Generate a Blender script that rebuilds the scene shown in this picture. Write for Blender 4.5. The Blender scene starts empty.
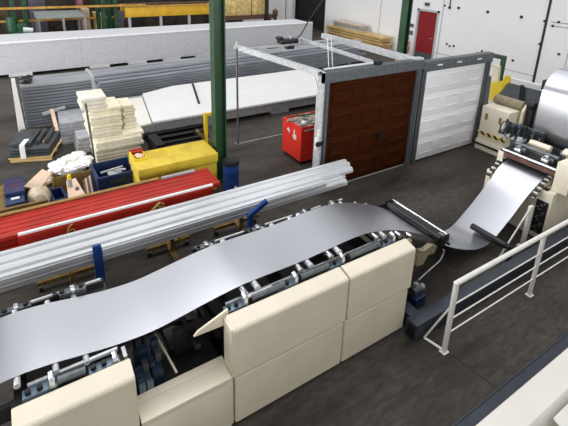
import bpy, bmesh, math, random
from mathutils import Vector, Matrix
random.seed(7)
S = bpy.context.scene
COL = S.collection
PI = math.pi

# ------------------------------------------------------------------ materials
def mat(name, col, rough=0.5, metal=0.0, var=0.0, scale=6.0, col2=None, bump=0.0, bscale=40.0, stretch=(1, 1, 1), lo=0.35, hi=0.65, rvar=0.0):
    m = bpy.data.materials.new(name); m.use_nodes = True
    nt = m.node_tree; b = nt.nodes['Principled BSDF']
    b.inputs['Roughness'].default_value = rough
    b.inputs['Metallic'].default_value = metal
    c1 = tuple(col) + (1,)
    if col2 is None and var:
        col2 = tuple(max(0, c * (1 - var)) for c in col)
    tc = nt.nodes.new('ShaderNodeTexCoord'); mp = nt.nodes.new('ShaderNodeMapping')
    mp.inputs['Scale'].default_value = stretch
    nt.links.new(tc.outputs['Object'], mp.inputs['Vector'])
    if col2 is not None:
        n = nt.nodes.new('ShaderNodeTexNoise'); n.inputs['Scale'].default_value = scale
        n.inputs['Detail'].default_value = 6
        nt.links.new(mp.outputs['Vector'], n.inputs['Vector'])
        r = nt.nodes.new('ShaderNodeValToRGB')
        r.color_ramp.elements[0].position = lo; r.color_ramp.elements[1].position = hi
        r.color_ramp.elements[0].color = tuple(col2) + (1,); r.color_ramp.elements[1].color = c1
        nt.links.new(n.outputs['Fac'], r.inputs['Fac'])
        nt.links.new(r.outputs['Color'], b.inputs['Base Color'])
        if rvar:
            mr = nt.nodes.new('ShaderNodeMapRange')
            mr.inputs['To Min'].default_value = rough - rvar; mr.inputs['To Max'].default_value = rough + rvar
            nt.links.new(n.outputs['Fac'], mr.inputs['Value']); nt.links.new(mr.outputs['Result'], b.inputs['Roughness'])
    else:
        b.inputs['Base Color'].default_value = c1
    if bump:
        n2 = nt.nodes.new('ShaderNodeTexNoise'); n2.inputs['Scale'].default_value = bscale
        bp = nt.nodes.new('ShaderNodeBump'); bp.inputs['Strength'].default_value = bump
        bp.inputs['Distance'].default_value = 0.01
        nt.links.new(mp.outputs['Vector'], n2.inputs['Vector'])
        nt.links.new(n2.outputs['Fac'], bp.inputs['Height'])
        nt.links.new(bp.outputs['Normal'], b.inputs['Normal'])
    return m

M = {}
M['cream'] = mat('cream_paint', (0.84, 0.775, 0.62), 0.42, var=0.07, scale=3)
M['ivory'] = mat('ivory_paint', (0.76, 0.735, 0.67), 0.45, var=0.06, scale=3)
M['sheet'] = mat('galvanised_sheet', (0.61, 0.625, 0.665), 0.30, 0.95)
M['galv'] = mat('galvanised_steel', (0.66, 0.68, 0.70), 0.42, 0.4, var=0.25, scale=14)
M['galvdark'] = mat('dull_galvanised_steel', (0.15, 0.165, 0.18), 0.45, 0.45, var=0.35, scale=14)
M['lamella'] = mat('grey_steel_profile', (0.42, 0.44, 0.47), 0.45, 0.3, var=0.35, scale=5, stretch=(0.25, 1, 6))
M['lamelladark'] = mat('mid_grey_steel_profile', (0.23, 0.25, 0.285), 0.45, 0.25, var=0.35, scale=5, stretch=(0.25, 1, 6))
M['lamellamid'] = mat('blue_grey_steel_profile', (0.40, 0.43, 0.48), 0.45, 0.25, var=0.4, scale=5, stretch=(0.25, 1, 6))
M['silver'] = mat('silver_profile', (0.72, 0.735, 0.76), 0.36, 0.4, var=0.25, scale=4, stretch=(0.2, 1, 1))
M['chrome'] = mat('chrome_steel', (0.72, 0.73, 0.75), 0.22, 0.9, var=0.2, scale=30)
M['steelgrey'] = mat('machined_grey_steel', (0.15, 0.165, 0.175), 0.35, 0.6, var=0.3, scale=20)
M['bluegrey'] = mat('blue_grey_hardware', (0.17, 0.24, 0.31), 0.4, 0.4, var=0.3, scale=20)
M['black'] = mat('black_steel', (0.012, 0.012, 0.014), 0.45, 0.2, var=0.3, scale=20)
M['rubber'] = mat('black_rubber', (0.008, 0.008, 0.011), 0.42, var=0.3, scale=20)
M['dark'] = mat('oily_dark_frame', (0.022, 0.021, 0.021), 0.5, 0.2, var=0.5, scale=9)
M['blue'] = mat('blue_paint', (0.010, 0.050, 0.22), 0.4, var=0.35, scale=8)
M['lightblue'] = mat('worn_blue_paint', (0.024, 0.055, 0.11), 0.5, var=0.8, scale=14)
M['navy'] = mat('navy_plastic', (0.012, 0.032, 0.11), 0.4, var=0.35, scale=8)
M['green'] = mat('green_paint', (0.014, 0.068, 0.023), 0.45, var=0.35, scale=5)
M['greenback'] = mat('rack_green', (0.008, 0.085, 0.028), 0.5, var=0.6, scale=6)
M['yellow'] = mat('yellow_paint', (0.64, 0.475, 0.035), 0.48, col2=(0.48, 0.33, 0.03), scale=4, lo=0.3, hi=0.55)
M['brightyellow'] = mat('bright_yellow_paint', (0.80, 0.60, 0.02), 0.45, var=0.15, scale=6)
M['orange'] = mat('orange_beam', (0.62, 0.33, 0.05), 0.5, var=0.4, scale=5)
M['crateyellow'] = mat('yellow_crate_paint', (0.78, 0.45, 0.02), 0.5, var=0.2, scale=3)
M['red'] = mat('red_paint', (0.42, 0.017, 0.006), 0.42, var=0.25, scale=4)
M['cartred'] = mat('bright_red_paint', (0.80, 0.035, 0.02), 0.4, var=0.1, scale=4)
M['doorred'] = mat('dark_red_door', (0.27, 0.010, 0.014), 0.45, var=0.15, scale=4)
M['brown'] = mat('brown_woodgrain', (0.050, 0.0125, 0.0028), 0.8, col2=(0.026, 0.0055, 0.0012), scale=5, stretch=(0.6, 1, 9))
M['whitedoor'] = mat('white_door_paint', (0.88, 0.885, 0.90), 0.45, var=0.03, scale=5)
M['white'] = mat('white_panel', (0.74, 0.74, 0.725), 0.5, var=0.05, scale=2)
M['whitepaint'] = mat('white_rail_paint', (0.86, 0.85, 0.80), 0.4, var=0.10, scale=15)
M['concrete'] = mat('concrete_block', (0.40, 0.405, 0.41), 0.8, var=0.35, scale=12)
M['foam'] = mat('cream_foam', (0.84, 0.785, 0.60), 0.8, var=0.15, scale=10)
M['foampale'] = mat('pale_foam', (0.80, 0.77, 0.65), 0.8, var=0.12, scale=10)
M['wood'] = mat('raw_timber', (0.72, 0.52, 0.24), 0.65, col2=(0.52, 0.33, 0.12), scale=4, stretch=(1, 1, 6))
M['palewood'] = mat('pale_plywood', (0.70, 0.51, 0.37), 0.6, var=0.15, scale=8)
M['card'] = mat('cardboard', (0.33, 0.20, 0.06), 0.75, var=0.3, scale=6)
M['tan'] = mat('dull_tan_paint', (0.36, 0.31, 0.19), 0.5, var=0.4, scale=25)
M['chalk'] = mat('ochre_marker', (0.42, 0.30, 0.07), 0.6)
M['rust'] = mat('rusty_steel', (0.16, 0.075, 0.05), 0.6, var=0.5, scale=12)
M['rustyyellow'] = mat('worn_yellow_steel', (0.22, 0.135, 0.03), 0.6, var=0.5, scale=14)
M['bag'] = mat('pale_plastic_bag', (0.66, 0.58, 0.44), 0.4, col2=(0.42, 0.34, 0.22), scale=9, bump=0.6, bscale=16)
M['film'] = mat('white_plastic_film', (0.84, 0.84, 0.83), 0.3, var=0.15, scale=14, bump=0.6, bscale=20)
M['trash'] = mat('mixed_scrap', (0.45, 0.42, 0.36), 0.6, col2=(0.12, 0.11, 0.09), scale=20)
M['beam'] = mat('blue_grey_beam_paint', (0.036, 0.045, 0.062), 0.45, 0.1, var=0.3, scale=10)
M['darkpanel'] = mat('dark_packed_panel', (0.055, 0.062, 0.066), 0.5, 0.1, var=0.4, scale=9)
M['greysheet'] = mat('pale_grey_sheet', (0.40, 0.41, 0.43), 0.5, 0.1, var=0.25, scale=5)
M['tableg'] = mat('grey_green_table', (0.34, 0.37, 0.35), 0.5, var=0.2, scale=6)
M['wallwhite'] = mat('white_wall_panel', (0.90, 0.90, 0.90), 0.55, var=0.03, scale=0.8)
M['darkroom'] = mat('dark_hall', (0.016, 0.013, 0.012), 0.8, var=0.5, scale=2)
M['rearmix'] = mat('dim_rear_wall', (0.05, 0.04, 0.03), 0.8, col2=(0.012, 0.012, 0.010), scale=1.5)
M['goods'] = mat('brown_goods', (0.11, 0.06, 0.03), 0.7, col2=(0.02, 0.015, 0.01), scale=6)
M['straw'] = mat('straw_goods', (0.74, 0.60, 0.26), 0.75, col2=(0.50, 0.34, 0.10), scale=5)
M['violet'] = mat('violet_cloth', (0.15, 0.12, 0.18), 0.7, var=0.3, scale=8)
M['pink'] = mat('pink_cloth', (0.40, 0.17, 0.20), 0.7, var=0.2, scale=8)

# concrete floor: blotchy dark grey with paler scuffs
def floor_mat():
    m = bpy.data.materials.new('dark_concrete_floor'); m.use_nodes = True
    nt = m.node_tree; b = nt.nodes['Principled BSDF']
    b.inputs['Specular IOR Level'].default_value = 0.3
    tc = nt.nodes.new('ShaderNodeTexCoord')
    n1 = nt.nodes.new('ShaderNodeTexNoise'); n1.inputs['Scale'].default_value = 1.1; n1.inputs['Detail'].default_value = 8; n1.inputs['Roughness'].default_value = 0.65
    n2 = nt.nodes.new('ShaderNodeTexNoise'); n2.inputs['Scale'].default_value = 14; n2.inputs['Detail'].default_value = 6
    mp = nt.nodes.new('ShaderNodeMapping'); mp.inputs['Scale'].default_value = (0.5, 1.6, 1)
    nt.links.new(tc.outputs['Object'], mp.inputs['Vector'])
    nt.links.new(mp.outputs['Vector'], n1.inputs['Vector']); nt.links.new(mp.outputs['Vector'], n2.inputs['Vector'])
    r1 = nt.nodes.new('ShaderNodeValToRGB')
    r1.color_ramp.elements[0].position = 0.33; r1.color_ramp.elements[0].color = (0.018, 0.0155, 0.0125, 1)
    r1.color_ramp.elements[1].position = 0.72; r1.color_ramp.elements[1].color = (0.080, 0.069, 0.058, 1)
    mx = nt.nodes.new('ShaderNodeMix'); mx.data_type = 'RGBA'; mx.blend_type = 'OVERLAY'
    mx.inputs['Factor'].default_value = 0.75
    nt.links.new(n1.outputs['Fac'], r1.inputs['Fac'])
    nt.links.new(r1.outputs['Color'], mx.inputs['A']); nt.links.new(n2.outputs['Fac'], mx.inputs['B'])
    nt.links.new(mx.outputs['Result'], b.inputs['Base Color'])
    mr = nt.nodes.new('ShaderNodeMapRange'); mr.inputs['To Min'].default_value = 0.5; mr.inputs['To Max'].default_value = 0.75
    nt.links.new(n1.outputs['Fac'], mr.inputs['Value']); nt.links.new(mr.outputs['Result'], b.inputs['Roughness'])
    return m
M['floor'] = floor_mat()
M['brown'].node_tree.nodes['Principled BSDF'].inputs['Specular IOR Level'].default_value = 0.06

# stacked white insulation: faint horizontal board lines
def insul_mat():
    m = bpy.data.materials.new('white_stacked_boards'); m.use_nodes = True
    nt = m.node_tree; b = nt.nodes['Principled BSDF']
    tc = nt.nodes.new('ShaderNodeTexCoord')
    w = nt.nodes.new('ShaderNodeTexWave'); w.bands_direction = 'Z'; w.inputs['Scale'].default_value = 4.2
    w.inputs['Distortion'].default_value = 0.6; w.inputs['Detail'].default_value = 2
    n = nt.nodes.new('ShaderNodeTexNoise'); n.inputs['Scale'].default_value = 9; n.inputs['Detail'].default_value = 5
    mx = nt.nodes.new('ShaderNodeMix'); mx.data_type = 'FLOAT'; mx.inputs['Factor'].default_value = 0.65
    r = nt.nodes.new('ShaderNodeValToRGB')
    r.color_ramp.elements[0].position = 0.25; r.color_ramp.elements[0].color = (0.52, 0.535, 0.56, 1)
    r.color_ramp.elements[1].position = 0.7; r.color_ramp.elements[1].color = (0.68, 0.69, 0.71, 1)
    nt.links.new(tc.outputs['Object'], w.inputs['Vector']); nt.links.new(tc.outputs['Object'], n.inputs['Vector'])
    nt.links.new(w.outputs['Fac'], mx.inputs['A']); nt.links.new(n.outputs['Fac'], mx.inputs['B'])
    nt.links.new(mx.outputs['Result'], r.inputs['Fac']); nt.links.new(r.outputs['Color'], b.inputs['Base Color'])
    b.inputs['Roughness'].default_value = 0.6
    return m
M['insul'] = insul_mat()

# yellow/black hazard stripes (diagonal)
def hazard_mat():
    m = bpy.data.materials.new('hazard_stripes'); m.use_nodes = True
    nt = m.node_tree; b = nt.nodes['Principled BSDF']
    tc = nt.nodes.new('ShaderNodeTexCoord'); mp = nt.nodes.new('ShaderNodeMapping')
    mp.inputs['Rotation'].default_value = (0.8, 0, 0)
    w = nt.nodes.new('ShaderNodeTexWave'); w.bands_direction = 'Y'; w.inputs['Scale'].default_value = 2.6
    r = nt.nodes.new('ShaderNodeValToRGB'); r.color_ramp.interpolation = 'CONSTANT'
    r.color_ramp.elements[0].color = (0.01, 0.01, 0.01, 1); r.color_ramp.elements[1].position = 0.5
    r.color_ramp.elements[1].color = (0.75, 0.55, 0.12, 1)
    nt.links.new(tc.outputs['Object'], mp.inputs['Vector']); nt.links.new(mp.outputs['Vector'], w.inputs['Vector'])
    nt.links.new(w.outputs['Fac'], r.inputs['Fac']); nt.links.new(r.outputs['Color'], b.inputs['Base Color'])
    return m
M['hazard'] = hazard_mat()

# ------------------------------------------------------------------ mesh helpers
def box(bm, x0, x1, y0, y1, z0, z1, bev=0.0, rz=0.0, pivot=None, seg=2):
    t = bmesh.new()
    v = [t.verts.new((x, y, z)) for z in (z0, z1) for y in (y0, y1) for x in (x0, x1)]
    for f in ((0, 2, 3, 1), (4, 5, 7, 6), (0, 1, 5, 4), (2, 6, 7, 3), (0, 4, 6, 2), (1, 3, 7, 5)):
        t.faces.new([v[i] for i in f])
    if bev: bmesh.ops.bevel(t, geom=list(t.edges), offset=bev, segments=seg, affect='EDGES', profile=0.6)
    if rz:
        p = Vector(pivot) if pivot else Vector(((x0 + x1) / 2, (y0 + y1) / 2, 0))
        bmesh.ops.transform(t, matrix=Matrix.Translation(p) @ Matrix.Rotation(rz, 4, 'Z') @ Matrix.Translation(-p), verts=t.verts)
    merge(bm, t)
def merge(bm, t):
    me = bpy.data.meshes.new('tmp'); t.to_mesh(me); bm.from_mesh(me); bpy.data.meshes.remove(me); t.free()
def prism(bm, pts, axis, a, b, bev=0.0):
    """pts: 2D polygon; axis x->(y,z) y->(x,z) z->(x,y)"""
    t = bmesh.new()
    def P(p, q):
        return (q, p[0], p[1]) if axis == 'x' else (p[0], q, p[1]) if axis == 'y' else (p[0], p[1], q)
    A = [t.verts.new(P(p, a)) for p in pts]; B = [t.verts.new(P(p, b)) for p in pts]
    n = len(pts)
    t.faces.new(A); t.faces.new(B[::-1])
    for i in range(n): t.faces.new((A[i], B[i], B[(i + 1) % n], A[(i + 1) % n]))
    bmesh.ops.recalc_face_normals(t, faces=t.faces)
    if bev: bmesh.ops.bevel(t, geom=list(t.edges), offset=bev, segments=2, affect='EDGES')
    merge(bm, t)
def cyl(bm, p0, p1, r, seg=14, r2=None):
    p0 = Vector(p0); p1 = Vector(p1); d = (p1 - p0); L = d.length; d.normalize()
    u = d.orthogonal().normalized(); w = d.cross(u)
    r2 = r if r2 is None else r2
    A = [bm.verts.new(p0 + (u * math.cos(2 * PI * i / seg) + w * math.sin(2 * PI * i / seg)) * r) for i in range(seg)]
    B = [bm.verts.new(p1 + (u * math.cos(2 * PI * i / seg) + w * math.sin(2 * PI * i / seg)) * r2) for i in range(seg)]
    bm.faces.new(A[::-1]); bm.faces.new(B)
    for i in range(seg): bm.faces.new((A[i], A[(i + 1) % seg], B[(i + 1) % seg], B[i]))
def tube(bm, pts, r, seg=8):
    pts = [Vector(p) for p in pts]; rings = []
    u = None
    for i, p in enumerate(pts):
        d = (pts[min(i + 1, len(pts) - 1)] - pts[max(i - 1, 0)]).normalized()
        u = d.orthogonal().normalized() if u is None else (u - d * u.dot(d)).normalized()
        w = d.cross(u)
        rings.append([bm.verts.new(p + (u * math.cos(2 * PI * k / seg) + w * math.sin(2 * PI * k / seg)) * r) for k in range(seg)])
    for a, b in zip(rings, rings[1:]):
        for k in range(seg): bm.faces.new((a[k], a[(k + 1) % seg], b[(k + 1) % seg], b[k]))
    bm.faces.new(rings[0][::-1]); bm.faces.new(rings[-1])
def bar(bm, p0, p1, w, h, bev=0):
    """rectangular bar between two points; w horizontal-ish, h vertical-ish"""
    p0 = Vector(p0); p1 = Vector(p1); d = (p1 - p0).normalized()
    s = d.cross(Vector((0, 0, 1)))
    if s.length < 1e-3: s = Vector((1, 0, 0))
    s.normalize(); u = s.cross(d).normalized()
    t = bmesh.new(); vs = []
    for p in (p0, p1):
        for a, b in ((-1, -1), (1, -1), (1, 1), (-1, 1)):
            vs.append(t.verts.new(p + s * a * w / 2 + u * b * h / 2))
    for f in ((0, 1, 2, 3), (7, 6, 5, 4), (0, 4, 5, 1), (1, 5, 6, 2), (2, 6, 7, 3), (3, 7, 4, 0)):
        t.faces.new([vs[i] for i in f])
    if bev: bmesh.ops.bevel(t, geom=list(t.edges), offset=bev, segments=2, affect='EDGES')
    merge(bm, t)
def blob(bm, c, r, sub=3, jit=0.12, flat=0.0):
    t = bmesh.new(); bmesh.ops.create_icosphere(t, subdivisions=sub, radius=1)
    for v in t.verts:
        k = 1 + random.uniform(-jit, jit)
        v.co = Vector((c[0] + v.co.x * r[0] * k, c[1] + v.co.y * r[1] * k, max(c[2] + v.co.z * r[2] * k, c[2] - r[2] * (1 - flat))))
    merge(bm, t)
class MBc:
    def __init__(s): s.bm = bmesh.new()
    def box(s, *a, **k): box(s.bm, *a, **k); return s
    def prism(s, *a, **k): prism(s.bm, *a, **k); return s
    def cyl(s, *a, **k): cyl(s.bm, *a, **k); return s
    def tube(s, *a, **k): tube(s.bm, *a, **k); return s
    def bar(s, *a, **k): bar(s.bm, *a, **k); return s
    def blob(s, *a, **k): blob(s.bm, *a, **k); return s
MB = MBc
def worldloc(o):
    p = Vector((0, 0, 0))
    while o is not None: p += Vector(o.location); o = o.parent
    return p
def build(mb, name, m, parent=None, smooth=35, own=False):
    bm = mb.bm
    bmesh.ops.recalc_face_normals(bm, faces=bm.faces)
    xs = [v.co for v in bm.verts]
    lo = Vector((min(v.x for v in xs), min(v.y for v in xs), min(v.z for v in xs)))
    hi = Vector((max(v.x for v in xs), max(v.y for v in xs), max(v.z for v in xs)))
    org = Vector(((lo.x + hi.x) / 2, (lo.y + hi.y) / 2, lo.z))
    for v in bm.verts: v.co -= org
    me = bpy.data.meshes.new(name); bm.to_mesh(me); bm.free()
    me.polygons.foreach_set('use_smooth', [True] * len(me.polygons))
    me.set_sharp_from_angle(angle=math.radians(smooth))
    me.materials.append(M[m] if isinstance(m, str) else m)
    o = bpy.data.objects.new(name, me); COL.objects.link(o)
    if parent is not None:
        o.parent = parent; o.location = org - worldloc(parent)
    else: o.location = org
    return o
def tag(o, label, cat, group=None):
    o['label'] = label; o['category'] = cat
    if group: o['group'] = group
    return o
def thing(name, label, cat, loc, group=None):
    o = bpy.data.objects.new(name, None); COL.objects.link(o)
    o.location = loc; o.empty_display_size = 0.2
    return tag(o, label, cat, group)
def struct(mb, name, m):
    o = build(mb, name, m); o['kind'] = 'structure'; return o
def dup(root, loc, label=None, group=None):
    r = root.copy(); COL.objects.link(r); r.location = loc
    if label: r['label'] = label
    if group: r['group'] = group
    for ch in list(root.children):
        c = ch.copy(); COL.objects.link(c); c.parent = r
        for g in list(ch.children):
            d = g.copy(); COL.objects.link(d); d.parent = c
    return r

# ------------------------------------------------------------------ setting
struct(MB().box(-14, 17.2, -6, 27.2, -0.2, 0.0), 'floor', 'floor')
struct(MB().box(-14, 17.2, -6, -0.25, 2.5, 2.7), 'floor_gallery', 'whitepaint')  # unseen gallery slab, whitened so its underside bounces light onto the cover panels
struct(MB().box(-14, 17.2, -1.0, -0.8, 0, 2.5), 'wall_light_block', 'whitepaint')  # unseen wall added to block low light on the cover panels, white for bounce
WX = 16.6
# white wall on the right, with the opening of the dark doorway and the red door recess
struct(MB().box(WX, WX + 0.25, -6, 13.2, 0, 7).box(WX, WX + 0.25, 13.2, 14.35, 2.28, 7)
       .box(WX, WX + 0.25, 14.35, 21.75, 0, 7).box(WX, WX + 0.25, 21.75, 25.55, 4.2, 7)
       .box(WX, WX + 0.25, 25.55, 27.2, 0, 7), 'wall_right', 'wallwhite')
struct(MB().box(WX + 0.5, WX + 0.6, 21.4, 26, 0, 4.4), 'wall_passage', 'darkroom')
struct(MB().box(-14, 17.2, 27.0, 27.2, 0, 7), 'wall_back', 'rearmix')
t = MB(); t.box(WX - 0.03, WX, 8.34, 8.42, 0.02, 7)
struct(t, 'trim_1', 'black')
t = MB()
for y in (12.95, 16.9): t.box(WX - 0.012, WX, y, y + 0.03, 0, 7)
t.box(WX - 0.012, WX, 3.0, 8.2, 2.36, 2.39); t.box(WX - 0.012, WX, 3.0, 8.2, 2.50, 2.53)
t.box(WX - 0.012, WX, 7.4, 7.42, 0, 2.36)
t.box(WX - 0.012, WX, 8.4, 13.1, 0.42, 0.44)
struct(t, 'trim_2', 'concrete')
struct(MB().box(WX - 0.04, WX, -6, 8.34, 0, 0.12).box(WX - 0.04, WX, 8.42, 13.12, 0, 0.12), 'baseboard_right', 'whitepaint')
struct(MB().prism([(3.84, 2.25), (3.855, 2.25), (3.95, 1.66), (3.935, 1.66)], 'z', 0, 0.002), 'trim_3', 'black')
struct(MB().box(4.3, 6.6, 8.86, 8.89, 0, 0.0015), 'trim_4', 'concrete')
# red door
d = struct(MB().box(WX + 0.02, WX + 0.10, 13.24, 14.31, 0.0, 2.24), 'door_1', 'doorred')
build(MB().box(WX + 0.01, WX + 0.02, 13.26, 14.29, 0.02, 0.28), 'kick_plate', 'galvdark', d)
build(MB().cyl((WX - 0.05, 13.36, 1.03), (WX + 0.02, 13.36, 1.03), 0.02).cyl((WX - 0.05, 13.36, 1.03), (WX - 0.05, 13.5, 1.03), 0.015), 'door_handle', 'chrome', d)
build(MB().box(WX - 0.03, WX + 0.12, 14.31, 14.42, 0, 2.34).box(WX - 0.03, WX + 0.12, 13.13, 13.24, 0, 2.34).box(WX - 0.03, WX + 0.12, 13.13, 14.42, 2.24, 2.34), 'door_frame', 'galv', d)
tag(build(MB().box(WX - 0.08, WX, 13.74, 14.0, 2.50, 2.66, bev=0.03).box(WX - 0.10, WX - 0.08, 13.79, 13.95, 2.54, 2.62), 'wall_lamp', 'steelgrey'),
    'small grey bulkhead lamp on the white wall above the red door', 'lamp')
# wall fixings (round dark heads)
for i, (y, z) in enumerate(((12.16, 2.59), (10.76, 2.58), (9.33, 2.55), (12.5, .94), (12.33, .87), (12.12, .91), (10.89, .83), (10.72, .95), (9.33, .84), (8.44, 2.51), (8.44, 1.66), (7.95, 2.54), (8.12, 2.38), (7.7, 1.42), (12.9, 2.62))):
    tag(build(MB().cyl((WX - 0.035, y, z), (WX, y, z), 0.06 if i in (0, 1, 2) else 0.045, seg=12), 'wall_bolt', 'black'),
        'small dark round bolt head on the white wall right of the red door', 'bolt', 'bolt heads on the white wall')
tag(build(MB().tube([(WX - 0.03, 12.63, 7.0), (WX - 0.03, 12.63, 3.4), (WX - 0.03, 12.62, 2.58)], 0.022).blob((WX - 0.04, 12.62, 2.56), (0.04, 0.07, 0.07), 2, 0), 'hanging_cable', 'black'),
    'black cable with a round end hanging down the white wall', 'cable')
# extinguisher and its two signs
e = thing('fire_extinguisher', 'red fire extinguisher on the wall left of the red door', 'fire extinguisher', (16.42, 14.72, 0.12))
build(MB().cyl((16.42, 14.72, 0.12), (16.42, 14.72, 0.66), 0.11, seg=18).cyl((16.42, 14.72, 0.66), (16.42, 14.72, 0.76), 0.11, r2=0.035, seg=18), 'bottle', 'cartred', e)
build(MB().cyl((16.42, 14.72, 0.76), (16.42, 14.72, 0.83), 0.03).box(16.36, 16.48, 14.60, 14.76, 0.82, 0.85), 'valve', 'black', e)
build(MB().box(16.52, 16.6, 14.68, 14.76, 0.3, 0.4), 'wall_bracket', 'black', e)
build(MB().cyl((16.42, 14.72, 0.32), (16.42, 14.72, 0.48), 0.112, seg=18), 'sticker', 'white', e)
for z0, z1, l in ((1.36, 1.62, 'upper'), (0.98, 1.28, 'lower')):
    s = tag(build(MB().box(WX - 0.02, WX, 14.5, 14.86, z0, z1), 'wall_sign', 'whitepaint'),
            '%s of two small dark-printed signs beside the fire extinguisher' % l, 'sign')
    build(MB().box(WX - 0.024, WX - 0.02, 14.54, 14.82, z0 + 0.03, z1 - 0.06), 'print', 'galvdark', s)

# ------------------------------------------------------------------ steel posts
def hpost(x0, x1, y0, y1, h, label, bandz=None):
    p = thing('steel_column', label, 'column', ((x0 + x1) / 2, (y0 + y1) / 2, 0))
    t = MB(); f = 0.025
    t.box(x0, x0 + f, y0, y1, 0, h); t.box(x1 - f, x1, y0, y1, 0, h)
    t.box(x0 + f, x1 - f, (y0 + y1) / 2 - 0.012, (y0 + y1) / 2 + 0.012, 0.0, h)
    build(t, 'beam', 'green', p)
    build(MB().box(x0, x1 + 0.07, y0 - 0.05, y1 + 0.07, 0, 0.03), 'base_plate', 'green', p)
    return p
hpost(3.06, 3.29, 7.30, 7.50, 7, 'tall green H-section steel column behind the yellow chest')
p = hpost(9.2, 9.38, 8.35, 8.58, 7, 'tall green steel column behind the two garage doors')
build(MB().box(9.14, 9.2, 8.40, 8.54, 1.55, 1.80, bev=0.01), 'orange_box', 'orange', p)

# ------------------------------------------------------------------ rear racks and goods beyond the white stacks
rk = thing('pallet_rack', 'green and orange pallet rack along the rear of the hall, above the left white stack', 'rack', (1.5, 22.6, 0))
for x in (-0.1, 0.35, 3.55, 4.1):
    t = MB(); t.box(x, x + 0.18, 21.9, 22.05, 0, 4).box(x, x + 0.18, 23.6, 23.75, 0, 4)
    build(t, 'upright', 'greenback', rk)
for z in (2.0, 3.1):
    build(MB().box(-4, 5.6, 21.82, 21.9, z, z + 0.09), 'cross_beam', 'orange', rk)
build(MB().box(-4, 5.6, 23.76, 23.84, 1.2, 1.3), 'rear_beam', 'orange', rk)
g = 'goods stored in the rear rack'
spots = ((-0.55, -0.2, 1.25, 1.62, 'goods'), (0.7, 1.4, 1.95, 2.5, 'violet'), (1.5, 2.1, 0.85, 1.25, 'goods'), (3.05, 3.4, 1.15, 1.62, 'palewood'), (3.6, 3.95, 1.0, 1.4, 'straw'), (2.95, 3.25, 1.7, 2.1, 'pink'))
for i, (a, b, z0, z1, m) in enumerate(spots):
    q = tag(build(MB().box(a, b, 24.75 + i * .0 + (i == 5), 25.3 + (i == 5), 0.0, z0).box(a, b, 24.65 + (i == 5), 25.4 + (i == 5), z0, z1, bev=0.03), 'packed_goods', m),
        ['brown bundle at the far left end of the rear rack', 'violet wrapped bundle high in the rear rack', 'brown bundle behind the grey table',
         'tall pale wooden package right of the grey table', 'straw coloured package beside the green rack upright', 'pink bundle right of the grey table'][i], 'package')
tag(build(MB().box(4.30, 4.6, 22.1, 22.6, 1.28, 1.72).box(4.32, 4.55, 22.15, 22.5, 0, 1.28), 'violet_carton', 'violet'), 'grey violet carton left of the long yellow crate', 'carton')
mt = thing('machine_motor', 'green machine casing standing behind the left white stack', 'machine', (0.05, 21.3, 0))
build(MB().box(-0.25, 0.4, 21.0, 21.6, 0.0, 1.2).cyl((-0.1, 21.3, 1.2), (-0.1, 21.3, 1.75), 0.22, seg=18).box(0.05, 0.4, 21.1, 21.5, 1.2, 1.5, bev=0.03), 'casing', 'greenback', mt)
build(MB().cyl((0.25, 20.95, 1.25), (0.6, 20.95, 1.2), 0.12, seg=16), 'pulley', 'galv', mt)
# grey table frame
tb = thing('work_table', 'large grey-green metal table frame behind the left white stack', 'table', (1.85, 23.2, 0))
build(MB().box(0.82, 2.85, 22.0, 24.5, 1.53, 1.6, bev=0.01), 'table_top', 'tableg', tb)
for x, y in ((0.85, 22.02), (1.85, 22.02), (2.76, 22.02), (0.85, 24.4), (2.76, 24.4)):
    build(MB().box(x, x + 0.1, y, y + 0.1, 0, 1.53), 'leg', 'tableg', tb)
build(MB().bar((0.9, 22.0, 1.5), (0.9, 23.6, 0.6), 0.05, 0.06), 'brace', 'tableg', tb)
# long yellow crate on legs
yc = thing('yellow_crate', 'long orange-yellow steel crate on short legs at the rear of the hall', 'crate', (6.9, 22, 0))
build(MB().box(4.62, 9.3, 21.9, 23.1, 1.46, 1.93, bev=0.01), 'body', 'crateyellow', yc)
build(MB().box(4.58, 9.34, 21.86, 23.14, 1.93, 1.99), 'rim', 'orange', yc)
build(MB().box(4.9, 9.0, 22.2, 22.9, 1.99, 2.06, bev=0.01), 'load', 'goods', yc)
for x in (4.75, 6.3, 7.8, 9.0):
    build(MB().box(x, x + 0.12, 22, 22.12, 0, 1.46), 'leg', 'galv', yc)
build(MB().box(4.9, 9.2, 22.4, 22.6, 0.6, 0.75), 'stretcher', 'dark', yc)
# straw coloured goods on a dark red bench
bn = thing('goods_bench', 'dark red bench carrying straw coloured bundles beside the dark doorway', 'bench', (11.7, 22.3, 0))
build(MB().box(9.9, 13.0, 22.0, 22.9, 1.05, 1.28), 'bench_top', 'rust', bn)
for x in (10.0, 12.8): build(MB().box(x, x + 0.12, 22.1, 22.8, 0, 1.05), 'leg', 'rust', bn)
for i, (a, b) in enumerate(((9.95, 11.6), (11.65, 12.6))):
    tag(build(MB().box(a, b, 22.1, 22.85, 1.28, 2.3 + 0.3 * i, bev=0.06), 'straw_bundle', 'straw'), ['wide pale straw coloured bundle on the dark red bench', 'narrow straw coloured bundle at the right end of the red bench'][i], 'bundle')
tag(build(MB().box(12.35, 12.5, 21.7, 21.9, 0, 3.2), 'rack_post', 'dark'), 'dark slim post in front of the straw bundles', 'post')
tag(build(MB().box(13.2, 16.5, 26.3, 26.45, 0, 5), 'white_partition', 'wallwhite'), 'white partition standing left of the dark doorway', 'partition')
tag(build(MB().cyl((13.3, 22.3, 0), (13.3, 22.3, 1.1), 0.1).blob((13.3, 22.3, 1.3), (0.16, 0.16, 0.28), 2, 0.15), 'wrapped_valve', 'rust'), 'small dark red valve stand at the end of the red bench', 'valve')

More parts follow.
